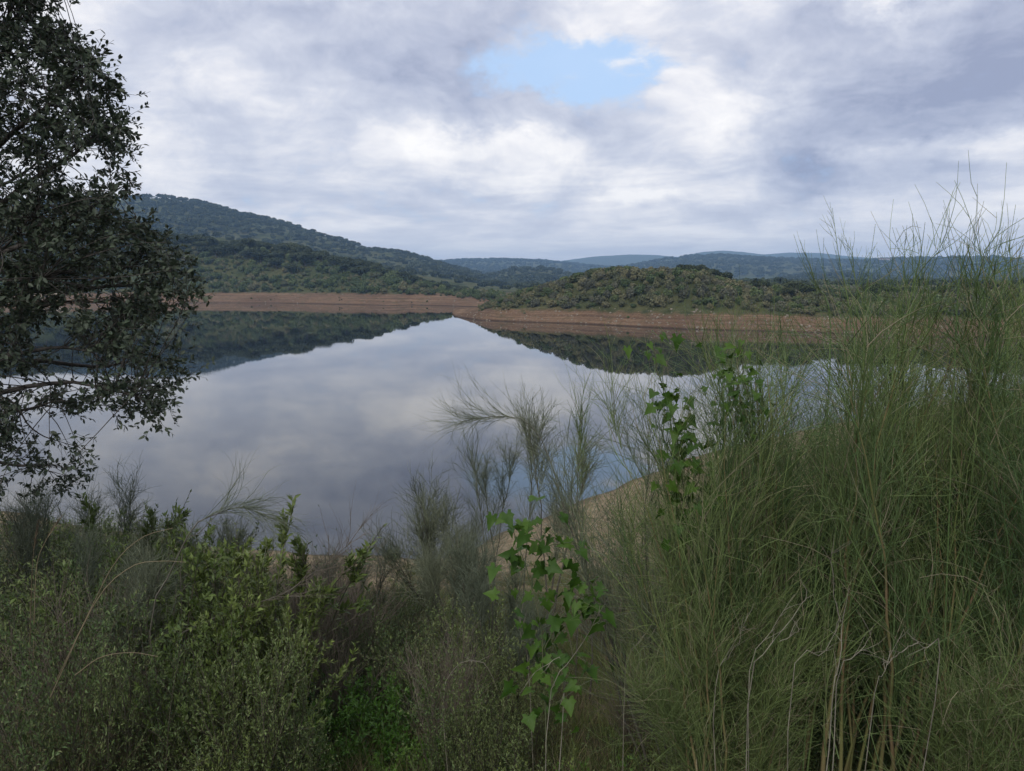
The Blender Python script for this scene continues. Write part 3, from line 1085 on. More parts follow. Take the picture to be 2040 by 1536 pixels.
def make_broom(seed, h, nst, spread, n2=12, n3=12, n4=2, tw=0.0011, fine=True, base_r=0.10, t0=0.25, sr=0.0075, up=0.25, tlen=0.30, droop=0.25):
    """stem meshes and one mesh of all its green rush-like twigs"""
    r = rs(seed)
    a = r.uniform(0, 6.28, nst)
    rad = r.uniform(0.2, 1, nst) * base_r
    base = np.stack([np.cos(a) * rad, np.sin(a) * rad, np.full(nst, -0.08)], -1)
    til = r.uniform(0.2, 1, nst) * spread
    d0 = np.stack([np.cos(a) * np.sin(til), np.sin(a) * np.sin(til), np.cos(til)], -1)
    ln = h * r.uniform(0.62, 1.0, nst) * 0.86
    S = grow(r, base, d0, ln, 11, up, 0.22, 0.0)
    g = []
    for k in range(nst):
        gg = Geo()
        kn = S[k] + r.normal(size=(11, 3)) * 0.006
        tubes(gg, kn, sr * r.uniform(0.55, 1.15) * (1.0 - 0.85 * np.linspace(0, 1, 11)) * r.uniform(0.85, 1.15, 11), 6)
        g.append(gg)
    tg = Geo()
    p, d, t = branch_from(r, S, n2, t0, 0.98, (0.2, 0.6))
    L2 = (0.27 * h) * (1.1 - 0.7 * t) * r.uniform(0.6, 1.2, len(t))
    S2 = grow(r, p, d, L2, 7, 1.1, 0.3, droop * 0.5)
    tubes(tg, S2, np.linspace(1, 0.4, 7)[None] * (tw * 2.0 * r.uniform(0.8, 1.3, len(t)))[:, None], 4)
    p3, d3, t3 = branch_from(r, np.concatenate([S2, S2]), n3 // 2, 0.1, 1.0, (0.2, 0.75))
    L3 = tlen * (1.15 - 0.6 * t3) * r.uniform(0.5, 1.3, len(t3))
    S3 = grow(r, p3, d3, L3, 5, 0.3, 0.7, droop)
    tubes(tg, S3, np.linspace(1, 0.45, 5)[None] * (tw * r.uniform(0.8, 1.25, len(t3)))[:, None], 3)
    pt, dt, tt = branch_from(r, S, 10, 0.55, 1.0, (0.1, 0.5))
    St = grow(r, pt, dt, tlen * 1.3 * r.uniform(0.5, 1.3, len(tt)), 6, 0.8, 0.3, 0.1)
    tubes(tg, St, np.linspace(1, 0.4, 6)[None] * (tw * 1.2 * np.ones(len(tt)))[:, None], 3)
    if n4:
        p4, d4, t4 = branch_from(r, S3, n4, 0.1, 0.9, (0.25, 0.8))
        S4 = grow(r, p4, d4, tlen * 0.5 * r.uniform(0.5, 1.2, len(t4)), 4, 0.25, 0.8, droop)
        tubes(tg, S4, np.linspace(1, 0.5, 4)[None] * (tw * 0.8 * np.ones(len(t4)))[:, None], 3)
    return g, tg


def broom_proto(seed, green=True, **kw):
    gs, tg = make_broom(seed, **kw)
    sm, tm = (M_BSTEM, M_BROOM) if green else (M_BSTEM_G, M_BROOM_G)
    return [g.mesh('stem', sm, smooth=True) for g in gs], tg.mesh('twigs', tm)


def place_parts(name, label, cat, group, parts, x, y, rz, s=1.0, tilt=(0, 0), dz=0.0):
    """parts: list of (part name, mesh, kind)"""
    o = add(name, None, None, (x, y, z1(x, y) + dz), (tilt[0], tilt[1], 0), s)
    o.rotation_euler = (Euler((tilt[0], tilt[1], 0)).to_matrix() @ Matrix.Rotation(rz, 3, 'Z')).to_euler()
    setp(o, label, cat, group)
    for n, me, kd in parts:
        c = child(n, me, o)
        if kd:
            c['kind'] = kd
    return o


def height_of(me, q=99.7):
    a = np.empty(len(me.vertices) * 3, dtype=np.float32)
    me.vertices.foreach_get('co', a)
    return float(np.percentile(a[2::3], q))


HT = {}


def fit(me, px, Y, top):
    """scale that brings the plant's top to the height where the photograph shows it"""
    if me not in HT:
        HT[me] = height_of(me)
    return (P(px, top, Y)[2] - z1(U(px) * Y, Y)) / HT[me]


def broom(label, proto, px, Y, rz, top, tilt=(0, 0), group='broom shrubs in the foreground', dz=0.0):
    st, tw = proto
    s = fit(tw, px, Y, top)
    parts = [('stem', m, None) for m in st] + [('twigs', tw, 'stuff')]
    x = U(px) * Y
    return place_parts('broom_shrub', label, 'shrub', group, parts, x, Y, rz, s, tilt, dz)


BR = [broom_proto(300, h=2.0, nst=6, spread=0.10, n2=14, n3=12, n4=1, tw=0.0009, tlen=0.27, droop=0.1),
      broom_proto(301, h=2.0, nst=5, spread=0.15, n2=14, n3=12, n4=1, tw=0.0009, tlen=0.28, droop=0.25),
      broom_proto(302, h=2.0, nst=6, spread=0.08, n2=12, n3=12, n4=1, tw=0.0009, tlen=0.25, droop=0.05)]
BRLOW = broom_proto(303, h=1.2, nst=8, spread=0.4, n2=12, n3=12, n4=2, tw=0.001, tlen=0.25, t0=0.1, sr=0.005)
BRDEN = broom_proto(304, h=1.5, nst=9, spread=0.26, n2=14, n3=16, n4=2, tw=0.001, tlen=0.24, t0=0.08, sr=0.006)
BG = [broom_proto(310, False, h=1.9, nst=3, spread=0.2, n2=9, n3=18, n4=2, tw=0.0012, tlen=0.20, t0=0.62, sr=0.010, base_r=0.06),
      broom_proto(311, False, h=1.6, nst=5, spread=0.36, n2=9, n3=16, n4=2, tw=0.0012, tlen=0.20, t0=0.4, sr=0.008)]
BFAN = broom_proto(312, False, h=1.7, nst=7, spread=0.22, n2=8, n3=10, n4=1, tw=0.0011, tlen=0.28, t0=0.35, droop=0.0, up=0.05)

def pxpoly(pts, Y, dY=0.0):
    n = len(pts)
    return np.array([P(x, y, Y + dY * i / max(n - 1, 1)) for i, (x, y) in enumerate(pts)])


def smooth_poly(p, n):
    t = np.linspace(0, len(p) - 1, n)
    i = np.clip(t.astype(int), 0, len(p) - 2)
    f = (t - i)[:, None]
    pm = np.concatenate([2 * p[:1] - p[1:2], p, 2 * p[-1:] - p[-2:-1]])
    a, b, c, d = pm[i], pm[i + 1], pm[i + 2], pm[i + 3]
    return 0.5 * ((2 * b) + (c - a) * f + (2 * a - 5 * b + 4 * c - d) * f * f + (3 * b - a - 3 * c + d) * f ** 3)


WHIPS = {0: [[(1700, 745), (1690, 605), (1672, 515), (1658, 414)], [(1655, 685), (1625, 565), (1604, 501)]],
         1: [[(1722, 685), (1705, 565), (1694, 483)], [(1735, 705), (1722, 605), (1713, 545)]],
         3: [[(1850, 645), (1845, 565), (1838, 519)], [(1800, 685), (1790, 605), (1762, 535)]],
         4: [[(1905, 645), (1915, 545), (1921, 477)], [(1960, 665), (1948, 565), (1927, 491)], [(1990, 665), (1985, 575), (1972, 515)]],
         5: [[(2010, 645), (2014, 545), (2010, 477)], [(2030, 665), (2034, 585), (2020, 525)]],
         9: [[(1470, 845), (1440, 745), (1428, 645)], [(1500, 845), (1490, 745), (1470, 685)]]}
A_LIST = [
    ('tall broom whose highest bare whip rises above the far hills', 0, 1640, 3.1, 410, (0, 0.00)),
    ('broom with upright stems just right of the tallest whip', 2, 1720, 3.3, 520, (0, 0.04)),
    ('broom with mossy yellow stem standing in the thick of the thicket', 0, 1790, 3.0, 540, (0, -0.03)),
    ('tall broom behind the thicket reaching the skyline of the far ridge', 1, 1870, 3.7, 530, (0, 0.02)),
    ('tall broom with forked tip near the right edge', 2, 1945, 2.9, 470, (0, 0.0)),
    ('broom with straight brown stem close to the right edge', 0, 2030, 3.2, 500, (0, -0.05)),
    ('broom half cut off by the right edge, front row', 2, 2110, 2.8, 510, (0, -0.02)),
    ('broom half cut off by the right edge, back row', 1, 2200, 3.5, 520, (0, -0.04)),
    ('broom with yellow stems at the left side of the thicket', 2, 1470, 2.9, 700, (0, -0.05)),
    ('broom leaning left beside the leafy vine', 1, 1530, 3.3, 690, (0, -0.12)),
    ('broom with open crown between the vine and the tallest whip', 0, 1575, 3.6, 640, (0, -0.02)),
    ('far broom seen over the strip of bright water', 1, 1700, 4.8, 570, (0, 0.0)),
    ('far broom standing before the low end of the peninsula', 0, 1860, 5.0, 500, (0, 0.05)),
    ('far broom deepest in the thicket at the right edge', 1, 2060, 5.0, 570, (0, 0.0)),
    ('thin broom behind the yellow stems of the thicket', 2, 1600, 4.2, 620, (0, 0.06)),
]
for i, (lab, k, px, Y, h, tl) in enumerate(A_LIST):
    b = broom(lab, BR[k], px, Y, i * 2.1, h, tl, 'green brooms of the right thicket')
    for pts in WHIPS.get(i, []):
        rq = rs(int(pts[0][0]))
        b0 = np.array([U(px) * Y, Y, z1(U(px) * Y, Y)])
        top = pxpoly(pts, Y)
        S = smooth_poly(np.concatenate([[b0, (b0 * 1.1 + top[0] * 0.9) / 2], top]), 20)
        gg = Geo()
        tubes(gg, S, np.linspace(0.0048, 0.0006, 20), 5)
        p, d, t = branch_from(rq, S[None, 8:], 9, 0.05, 0.95, (0.2, 0.5))
        q = grow(rq, p, d, rq.uniform(0.10, 0.30, 9) * (1.1 - 0.8 * t), 6, 0.7, 0.3)
        tubes(gg, q, np.linspace(0.0010, 0.0004, 6)[None] * np.ones((9, 1)), 3)
        p, d, t = branch_from(rq, q, 2, 0.1, 0.9, (0.2, 0.5))
        q = grow(rq, p, d, rq.uniform(0.04, 0.12, len(p)), 4, 0.6, 0.3)
        tubes(gg, q, np.linspace(0.0009, 0.0004, 4)[None] * np.ones((len(p), 1)), 3)
        c = child('stem', gg.mesh('stem', M_BROOM, smooth=True), b)
        c.matrix_parent_inverse = Matrix.LocRotScale(b.location, b.rotation_euler, b.scale).inverted()
rr = rs(77)
LOWS = [('low bushy broom at the foot of the yellow stems', 1500, 3.1), ('low bushy broom at the bottom right corner', 2030, 2.7),
        ('low bushy broom in the middle of the thicket floor', 1740, 3.6), ('low bushy broom behind the straight yellow stem', 1930, 3.7),
        ('low bushy broom beside the curled grey twig', 1590, 3.6)]
for i, (lab, px, Y) in enumerate(LOWS):
    broom(lab, BRLOW if i % 2 else BRDEN, px, Y, i * 1.7, rr.uniform(1040, 1160), (0, 0), 'low brooms filling the right thicket')
DENS = [('dense broom filling the thicket under the bright water strip', 1620, 3.9, 870), ('dense broom filling the thicket below the far shore', 1780, 4.1, 860),
        ('dense broom at the back of the thicket by the edge', 1990, 4.0, 700), ('dense broom on the slope behind the vine', 1500, 4.3, 960),
        ('dense broom at the back left of the thicket', 1520, 5.0, 880), ('dense broom low down between the thicket stems', 1880, 4.3, 760),
        ('dense broom low down right of the vine', 1450, 3.6, 1000), ('dense broom beyond the right edge stems', 2140, 4.4, 690)]
for i, (lab, px, Y, s) in enumerate(DENS):
    broom(lab, BRDEN, px, Y, i * 1.3 + 0.4, s, (0, 0), 'dense brooms at the back of the right thicket')

broom('grey broom fanning up to the left before the sandy bank', BFAN, 1385, 3.9, 0.3, 765, (0, -0.24), 'grey brooms above the sandy bank')
broom('grey broom with bare lower trunk and round crown over the water', BG[0], 1075, 6.8, 0.9, 775, (0, 0.03), 'grey brooms above the sandy bank')
broom('tree-like grey broom, slender, left of the round crowned one', BG[0], 985, 7.6, 3.4, 865, (0, -0.02), 'grey brooms above the sandy bank')
broom('wide grey broom spreading left over the dark water', BG[1], 915, 7.2, 1.2, 945, (0, -0.08), 'grey brooms above the sandy bank')
broom('low grey broom at the left foot of the spreading one', BG[1], 850, 6.2, 4.0, 1050, (0, 0), 'grey brooms above the sandy bank')
broom('grey broom in front of the slender one, by the first vine', BG[1], 940, 5.6, 5.0, 1080, (0, 0), 'grey brooms above the sandy bank')
broom('grey broom left behind the big vine leaves', BG[1], 1010, 5.4, 2.0, 1150, (0, 0.1), 'grey brooms above the sandy bank')
broom('small grey broom beside the dead branch', BG[1], 690, 6.6, 0.2, 1085, (0, 0.1), 'grey brooms above the sandy bank')
broom('grey broom poking above the left scrub under the oak', BG[1], 150, 7.4, 0.2, 945, (0, 0.0), 'grey brooms in the left scrub')
broom('grey broom at the left edge of the slope', BG[1], 20, 6.4, 1.2, 1010, (0, 0.0), 'grey brooms in the left scrub')
broom('drooping grey broom in the middle of the left scrub', BG[1], 200, 5.0, 2.2, 1040, (0, 0.15), 'grey brooms in the left scrub')
broom('grey broom behind the leafy shrub, tips over the water', BG[1], 330, 6.5, 3.2, 1005, (0, 0.1), 'grey brooms in the left scrub')


def arch(name, label, cat, pts, Y, r0, n, tl, mat_s, mat_t, seed, ang=(0.2, 0.6), droop=0.3, up=0.0, t0=0.3, dY=0.0):
    r = rs(seed)
    pw = pxpoly(pts, Y, dY)
    g0 = z1(pw[0][0], pw[0][1])
    if pw[0][2] > g0 + 0.03:                                 # the branch springs from the ground
        pw = np.concatenate([[[pw[0][0] - 0.02, pw[0][1], g0 - 0.03]], pw])
    S = smooth_poly(pw, 14)
    g = Geo()
    tubes(g, S, r0 * np.linspace(1, 0.25, 14), 6)
    root = add(name, None, None, tuple(S[0]))
    setp(root, label, cat)
    me = g.mesh('stem', mat_s, smooth=True)
    c = child('stem', me, root)
    c.location = tuple(-S[0])
    tg = Geo()
    p, d, t = branch_from(r, S[None], n, t0, 1.0, ang, 0.7)
    S2 = grow(r, p, d, tl * r.uniform(0.5, 1.2, n), 7, up, 0.6, droop)
    tubes(tg, S2, np.linspace(1, 0.35, 7)[None] * np.full((n, 1), r0 * 0.3), 4)
    p, d, t = branch_from(r, S2, 5, 0.1, 1.0, (0.15, 0.5))
    S3 = grow(r, p, d, tl * 0.6 * r.uniform(0.5, 1.2, len(t)), 5, up, 0.6, droop)
    tubes(tg, S3, np.linspace(1, 0.4, 5)[None] * np.full((len(t), 1), r0 * 0.16), 3)
    c = child('twigs', tg.mesh('twigs', mat_t), root)
    c.location = tuple(-S[0])
    c['kind'] = 'stuff'
    return root


arch('broom_branch', 'thin arching broom branch drooping right over the water by the green spires', 'branch',
     [(300, 1240), (340, 1140), (385, 1050), (430, 1025), (480, 1010), (520, 1025)], 4.4, 0.006, 50, 0.30, M_BSTEM_G, M_BROOM_G, 5, up=0.0, droop=0.6, t0=0.55)
arch('broom_branch', 'long arching broom branch reaching left over the open water', 'branch',
     [(1150, 1250), (1130, 1050), (1090, 900), (1045, 838), (985, 830), (925, 838)], 6.2, 0.007, 55, 0.36, M_BSTEM_G, M_BROOM_G, 6, up=0.35, droop=-0.1, t0=0.5)
arch('broom_branch', 'airy broom plume with bare lower stem over the dark water', 'branch',
     [(975, 1240), (968, 1120), (955, 1000), (940, 900)], 7.0, 0.008, 60, 0.34, M_BSTEM_G, M_BROOM_G, 16, up=0.6, droop=0.0, t0=0.45)
arch('broom_branch', 'airy forked broom plume just left of the round crown', 'branch',
     [(1040, 1240), (1048, 1100), (1060, 960), (1052, 860)], 6.9, 0.008, 60, 0.36, M_BSTEM_G, M_BROOM_G, 17, up=0.6, droop=0.0, t0=0.5)
arch('broom_branch', 'airy broom plume leaning right beside the sandy bank', 'branch',
     [(1180, 1300), (1170, 1150), (1150, 1000), (1160, 830)], 5.6, 0.008, 60, 0.34, M_BSTEM_G, M_BROOM, 18, up=0.6, droop=0.0, t0=0.4)
arch('dead_branch', 'bare forked grey branch slanting up above the reddish twigs', 'branch',
     [(330, 1300), (440, 1225), (500, 1205), (570, 1180), (640, 1130), (700, 1080)], 4.6, 0.0065, 22, 0.32, M_BSTEM_G, M_RED, 7, up=0.5, droop=0.0, t0=0.35)
arch('dead_branch', 'leafless twig rising from the left scrub into the pale reflection', 'branch',
     [(360, 1120), (400, 1060), (440, 1015), (465, 965)], 4.8, 0.004, 10, 0.18, M_BSTEM_G, M_BROOM_G, 8, up=0.2, droop=0.0, t0=0.3)


# leafy and heathery shrubs
def shrub_proto(seed, h, nst, spread, n2, nl, leaf, lmat, smat, up=0.35, base_r=0.14, small=True, tip=0.25, t0=0.15, ang=(0.5, 1.1)):
    r = rs(seed)
    a = r.uniform(0, 6.28, nst)
    rad = r.uniform(0, 1, nst) * base_r
    base = np.stack([np.cos(a) * rad, np.sin(a) * rad, np.full(nst, -0.06)], -1)
    til = r.uniform(0.0, 1, nst) * spread
    d0 = np.stack([np.cos(a) * np.sin(til), np.sin(a) * np.sin(til), np.cos(til)], -1)
    S = grow(r, base, d0, h * r.uniform(0.6, 1.0, nst), 9, up, 0.5)
    g = Geo()
    tubes(g, S, np.linspace(1, 0.25, 9)[None] * np.full((nst, 1), 0.0045 * h), 5)
    p, d, t = branch_from(r, S, n2, t0, 0.97, (0.35, 0.9))
    S2 = grow(r, p, d, tip * h * (1.2 - 0.6 * t) * r.uniform(0.6, 1.2, len(t)), 6, 0.6, 0.5)
    tubes(g, S2, np.linspace(1, 0.3, 6)[None] * np.full((len(t), 1), 0.0017 * h), 3)
    lg = Geo()
    both = [(S, nl, 0.35), (S2, nl, 0.1)]
    for SS, n, ta in both:
        p, d, t = branch_from(r, SS, n, ta, 1.0, ang)
        d = norm(d + np.array([0, 0, 0.15]))
        # leaf faces turn up to the light
        z = norm(np.array([0, 0, 1.0]) + r.normal(size=d.shape) * 0.45)
        x = norm(np.cross(d, z))
        M = np.stack([x, d, np.cross(x, d)], -1)
        V, Tt = (SMALL_V, SMALL_T) if small else (LEAF_V, LEAF_T)
        stamp(lg, V, Tt, None, M, p, leaf * r.uniform(0.6, 1.25, len(p)))
    return g.mesh('stems', smat), lg.mesh('leaves', lmat)


def shrub(name, label, cat, group, proto, px, Y, rz, s, sz=None, top=None):
    x = U(px) * Y
    if top is not None:
        sf = fit(proto[1], px, Y, top)
        s = max(min(sf, s * 1.7), 0.3 * s)
        sz = max(min(sf, s * 1.4), 0.5 * s)
    o = place_parts(name, label, cat, group, [('stems', proto[0], 'stuff'), ('leaves', proto[1], 'stuff')], x, Y, rz, s if sz is None else (s, s, sz))
    return o


LEAFY = [shrub_proto(400, 1.0, 16, 0.42, 9, 26, 0.034, M_SHRUB, M_TWIG), shrub_proto(401, 1.0, 12, 0.55, 10, 26, 0.032, M_SHRUB, M_TWIG)]
SPIRE = shrub_proto(402, 1.0, 7, 0.18, 8, 34, 0.036, M_SHRUB, M_TWIG, base_r=0.08, tip=0.14)
HEATH = [shrub_proto(403, 0.8, 22, 0.6, 12, 22, 0.019, M_DARKSHRUB, M_TWIG, tip=0.3), shrub_proto(404, 0.8, 18, 0.7, 13, 22, 0.018, M_DARKSHRUB, M_TWIG, tip=0.32)]
REDDY = shrub_proto(405, 0.8, 40, 0.55, 16, 1, 0.014, M_DARKSHRUB, M_RED, tip=0.35)
HERB = shrub_proto(406, 0.35, 30, 0.8, 7, 14, 0.026, M_HERB, M_VSTEM, base_r=0.25, tip=0.4)

LS = [('bright leafy shrub in the middle of the left scrub', 0, 330, 4.6, 1.02), ('leafy shrub with pale tips below the arching branch', 1, 430, 4.9, 0.98),
      ('leafy shrub with yellowish tips left of the green spires', 0, 480, 4.4, 0.72), ('leafy shrub at the left end of the green scrub', 1, 255, 5.2, 1.02),
      ('low leafy shrub at the foot of the green spires', 1, 540, 4.6, 0.70), ('low leafy shrub in front of the left scrub', 0, 380, 3.9, 0.58),
      ('leafy shrub behind the drooping broom', 0, 120, 5.8, 0.85)]
for i, (lab, k, px, Y, s) in enumerate(LS):
    shrub('leafy_shrub', lab, 'shrub', 'leafy shrubs on the left slope', LEAFY[k], px, Y, i * 1.1, s, top=[1062, 1075, 1160, 1052, 1160, 1215, 1060][i])
shrub('leafy_shrub', 'tallest upright green spires standing against the dark water', 'shrub', 'upright leafy spires', SPIRE, 548, 5.0, 0.5, 1.12, top=1030)
shrub('leafy_shrub', 'short green spires just left of the tallest ones', 'shrub', 'upright leafy spires', SPIRE, 463, 5.2, 2.5, 1.0, top=1080)
shrub('leafy_shrub', 'small green spires at the left shoulder of the scrub', 'shrub', 'upright leafy spires', SPIRE, 215, 6.2, 1.5, 1.08, top=1002)

ENV = lambda px: float(np.interp(px, [0, 100, 200, 300, 400, 500, 600, 650, 720, 800, 900, 1000, 1100], [1022, 1016, 1012, 1038, 1085, 1108, 1126, 1134, 1148, 1142, 1136, 1142, 1180]))
H_LIST = [(20, 4.6, .9), (110, 4.3, .8), (60, 5.6, 1.3), (190, 6.6, 1.35), (290, 6.2, 1.25), (20, 7.4, 1.5), (120, 7.8, 1.55), (230, 5.7, 1.1), (400, 6.2, 1.05), (520, 6.4, .9),
          (600, 6.4, .75), (700, 5.8, .62), (760, 6.8, .75), (830, 5.2, .72), (900, 4.9, .72), (960, 4.7, .62), (740, 5.4, .5), (640, 5.2, .5), (1010, 6.4, .5),
          (300, 3.7, .62), (450, 3.6, .6), (180, 3.6, .65), (40, 3.4, .7), (520, 3.7, .5), (890, 3.9, .5), (960, 3.6, .45), (1060, 4.4, .4), (660, 7.6, .8), (550, 7.8, .95), (440, 7.4, 1.1), (340, 7.6, 1.3)]
HW = ['at the left edge under the oak', 'beside the dry grass tuft', 'on the left slope behind the grass', 'under the small spires', 'behind the bright leafy shrub',
      'farthest out at the left edge', 'under the lowest oak branch', 'between grass tuft and leafy shrub', 'behind the arching branch', 'behind the tallest spires',
      'next to the reddish twigs', 'right of the reddish twigs', 'near the waterside reed tuft', 'in the middle of the bottom scrub', 'under the spreading grey broom',
      'left of the big vine leaves', 'behind the bright green herbs', 'beneath the dead branch', 'behind the big vine leaves', 'below the leafy shrubs',
      'below the green spires', 'right of the dry grass roots', 'at the lower left corner', 'left of the bright herbs', 'right of the bright herbs', 'at the foot of the vine',
      'right of the vine foot', 'on the bank beyond the reddish twigs', 'on the bank beyond the spires', 'on the bank beyond the arching branch', 'on the bank beyond the bright leafy shrub']
for i, (px, Y, s) in enumerate(H_LIST):
    shrub('heath_shrub', 'dark fine-leaved bush ' + HW[i], 'shrub', 'dark fine-leaved bushes on the slope', HEATH[i % 2], px, Y, i * 0.9, s, top=ENV(px) + max(0, 6.3 - Y) * 55 + 12 * math.sin(i * 2.3))
# lower bushes further down the slope, as far as the strip of bare bank by the water
rb = rs(640)
for i in range(84):
    px = rb.uniform(-80, 960) if i % 3 else rb.uniform(-80, 420)
    Y = rb.uniform(8.0, 16.5 if px > 450 else 20)
    x = U(px) * Y
    q = i % 4
    pr = [HEATH[0], HEATH[1], LEAFY[0], REDDY][q]
    kind = ['dark fine-leaved', 'dark spreading', 'green leafy', 'brown twiggy'][q]
    part = ('at the far left' if px < 200 else 'left of the spires' if px < 480 else 'by the reddish twigs' if px < 700 else 'below the dark water' if px < 850 else 'behind the grey brooms')
    row = 'lowest on the bank' if Y > 13.5 else 'halfway down the bank' if Y > 10.5 else 'high on the bank'
    shrub('bank_bush', '%s bush %s, %s' % (kind, row, part), 'bush', 'low bushes on the near bank', pr, px, Y, i * 0.7, rb.uniform(0.55, 0.9), top=ENV(px) + rb.uniform(5, 40))
RD = [(610, 5.4, .95, 'dry reddish-brown leafless bush behind the dead branch'), (655, 6.0, .8, 'thin reddish twiggy bush at the waterside end'), (150, 4.6, .8, 'dry brown leafless bush behind the grass tuft'),
      (640, 4.9, .5, 'brown leafless bush above the bright herbs'), (1190, 7.5, .7, 'brown leafless bush on the sandy bank'), (880, 4.3, .5, 'brown leafless bush at the bottom middle'),
      (1290, 4.6, .4, 'brown leafless bush beneath the fanning broom')]
for i, (px, Y, s, lab) in enumerate(RD):
    shrub('dry_bush', lab, 'bush', 'leafless brown bushes', REDDY, px, Y, i * 1.3, s, top=[1065, 1100, 1130, 1210, 1150, 1230, 1190][i])
HBL = [(700, 4.5, 'bright green herb patch at the bottom middle, brightest'), (765, 4.45, 'bright herb patch right beside the brightest one'), (620, 4.6, 'bright herb patch left of the brightest one'),
       (520, 4.0, 'green herb patch under the leafy shrubs'), (840, 4.0, 'green herb patch under the dark bushes'), (950, 4.0, 'green herb patch left of the vine foot'), (1200, 3.4, 'green herb patch right of the vine foot'),
       (700, 3.2, 'green herb patch nearest the viewer'), (420, 3.1, 'green herb patch in front, lower left'), (1000, 2.9, 'green herb patch in front, below the vine')]
for i, (px, Y, lab) in enumerate(HBL):
    shrub('herb_patch', lab, 'herb', 'bright herb patches', HERB, px, Y, i * 1.3, 1.35 if i < 3 else 0.85)


# grass
def tuft(name, seed, n, h, rad, mat, w=0.004, lean=0.5, droop=0.8):
    r = rs(seed)
    a = r.uniform(0, 6.28, n)
    q = rad * r.uniform(0, 1, n) ** 0.6
    base = np.stack([np.cos(a) * q, np.sin(a) * q, np.full(n, -0.03)], -1)
    til = r.uniform(0.05, 1, n) * lean
    d = np.stack([np.cos(a) * np.sin(til), np.sin(a) * np.sin(til), np.cos(til)], -1)
    S = grow(r, base, d, h * r.uniform(0.4, 1.0, n), 5, 0.0, 0.5, droop)
    side = norm(np.cross(norm(S[:, -1] - S[:, 0]), r.normal(size=(n, 3))))
    wd = np.linspace(1, 0.08, 5)[None, :, None] * w * 0.5
    v = np.stack([S - side[:, None] * wd, S + side[:, None] * wd], 2)
    idx = np.arange(n * 10).reshape(n, 5, 2)
    qd = np.stack([idx[:, :-1, 0], idx[:, :-1, 1], idx[:, 1:, 1], idx[:, 1:, 0]], -1).reshape(-1, 4)
    g = Geo()
    g.addv(v.reshape(-1, 3), q=qd)
    return g.mesh(name, mat)


GT = [tuft('tuft', 600, 70, 0.22, 0.09, M_GRASS), tuft('tuft', 601, 60, 0.30, 0.10, M_GRASS, lean=0.8), tuft('tuft', 602, 60, 0.3, 0.09, M_DRY, 0.0035)]
r = rs(610)
N = 30000
yy = r.uniform(1.0, 27, N) ** 1.0
xx = yy * r.uniform(-0.85, 0.95, N) + r.uniform(-1.5, 1.5, N)
zz = near_z(xx, yy)
dn = fbm(xx * 0.7, yy * 0.7, 3, 99)
prob = np.clip((zz - 0.9) / 3.0, 0, 1) * (0.25 + 1.2 * sstep(-0.3, 0.3, dn)) * np.clip(6.0 / yy, 0.35, 1.0)
k = (r.uniform(size=N) < prob)
gp = np.stack([xx, yy, zz], -1)[k]
gn_points('grass', gp, r.uniform(0.5, 1.2, len(gp)), [hidden('tuft', m) for m in GT], 'green and straw-coloured grass over the near slope', 'grass')
# low litter bushes as undergrowth between the shrubs
kk2 = (r.uniform(size=N) < 0.05 * np.clip((zz - 3.6), 0, 1)) & (yy < 11) & ~((xx / yy > U(560)) & (xx / yy < U(860)) & (yy < 5.6) & (yy > 3.0)) & ~((xx / yy > U(1040)) & (xx / yy < U(1330)) & (yy > 3.6))
ug = np.stack([xx, yy, zz], -1)[kk2]
UGM = [shrub_proto(700 + i, 0.5, 14, 0.8, 10, 12, 0.018, [M_DARKSHRUB, M_DARKSHRUB, M_SHRUB][i], M_TWIG, tip=0.35) for i in range(3)]
ugo = [hidden('undergrowth', m) for pr in UGM for m in pr]
# stems and leaves of a kind joined so that both are instanced together
def join2(a, b):
    me = bpy.data.meshes.new('undergrowth')
    import bmesh
    bm = bmesh.new()
    bm.from_mesh(a)
    nf = len(bm.faces)
    bm.from_mesh(b)
    bm.faces.ensure_lookup_table()
    for f in bm.faces[nf:]:
        f.material_index = 1
    bm.to_mesh(me)
    bm.free()
    me.materials.append(a.materials[0])
    me.materials.append(b.materials[0])
    return me
ugo = [hidden('undergrowth', join2(*pr)) for pr in UGM]
gn_points('undergrowth', ug, r.uniform(0.5, 1.1, len(ug)), ugo, 'dark tangled undergrowth between the near shrubs', 'undergrowth')

# stones on the sandy bank
g = Geo()
rst = rs(620)
sx, sy = rst.uniform(-6, 16, 2600), rst.uniform(9, 40, 2600)
sz = near_z(sx, sy)
ok = (sz > 0.02) & (sz < 3.6) & (rst.uniform(size=2600) < 0.6)
sx, sy, sz = sx[ok], sy[ok], sz[ok]
CV = np.array([(x, y, z) for z in (-.3, .35) for x, y in ((-.5, -.4), (.45, -.5), (.5, .4), (-.4, .5))]) * [1, 1, 1]
CV[4:, :2] *= 0.62
SM = frames(np.stack([rst.normal(size=len(sx)), rst.normal(size=len(sx)), rst.normal(size=len(sx)) * .15], -1), rst, (0, 0, 1))
stamp(g, CV, None, [(0, 3, 2, 1), (4, 5, 6, 7), (0, 1, 5, 4), (1, 2, 6, 5), (2, 3, 7, 6), (3, 0, 4, 7)], SM, np.stack([sx, sy, sz], -1), 0.02 + 0.12 * rst.uniform(size=len(sx)) ** 6)
setp(add('stones', g.mesh('stones', M_STONE)), 'small pale stones scattered over the near sandy bank', 'stones', kind='stuff')
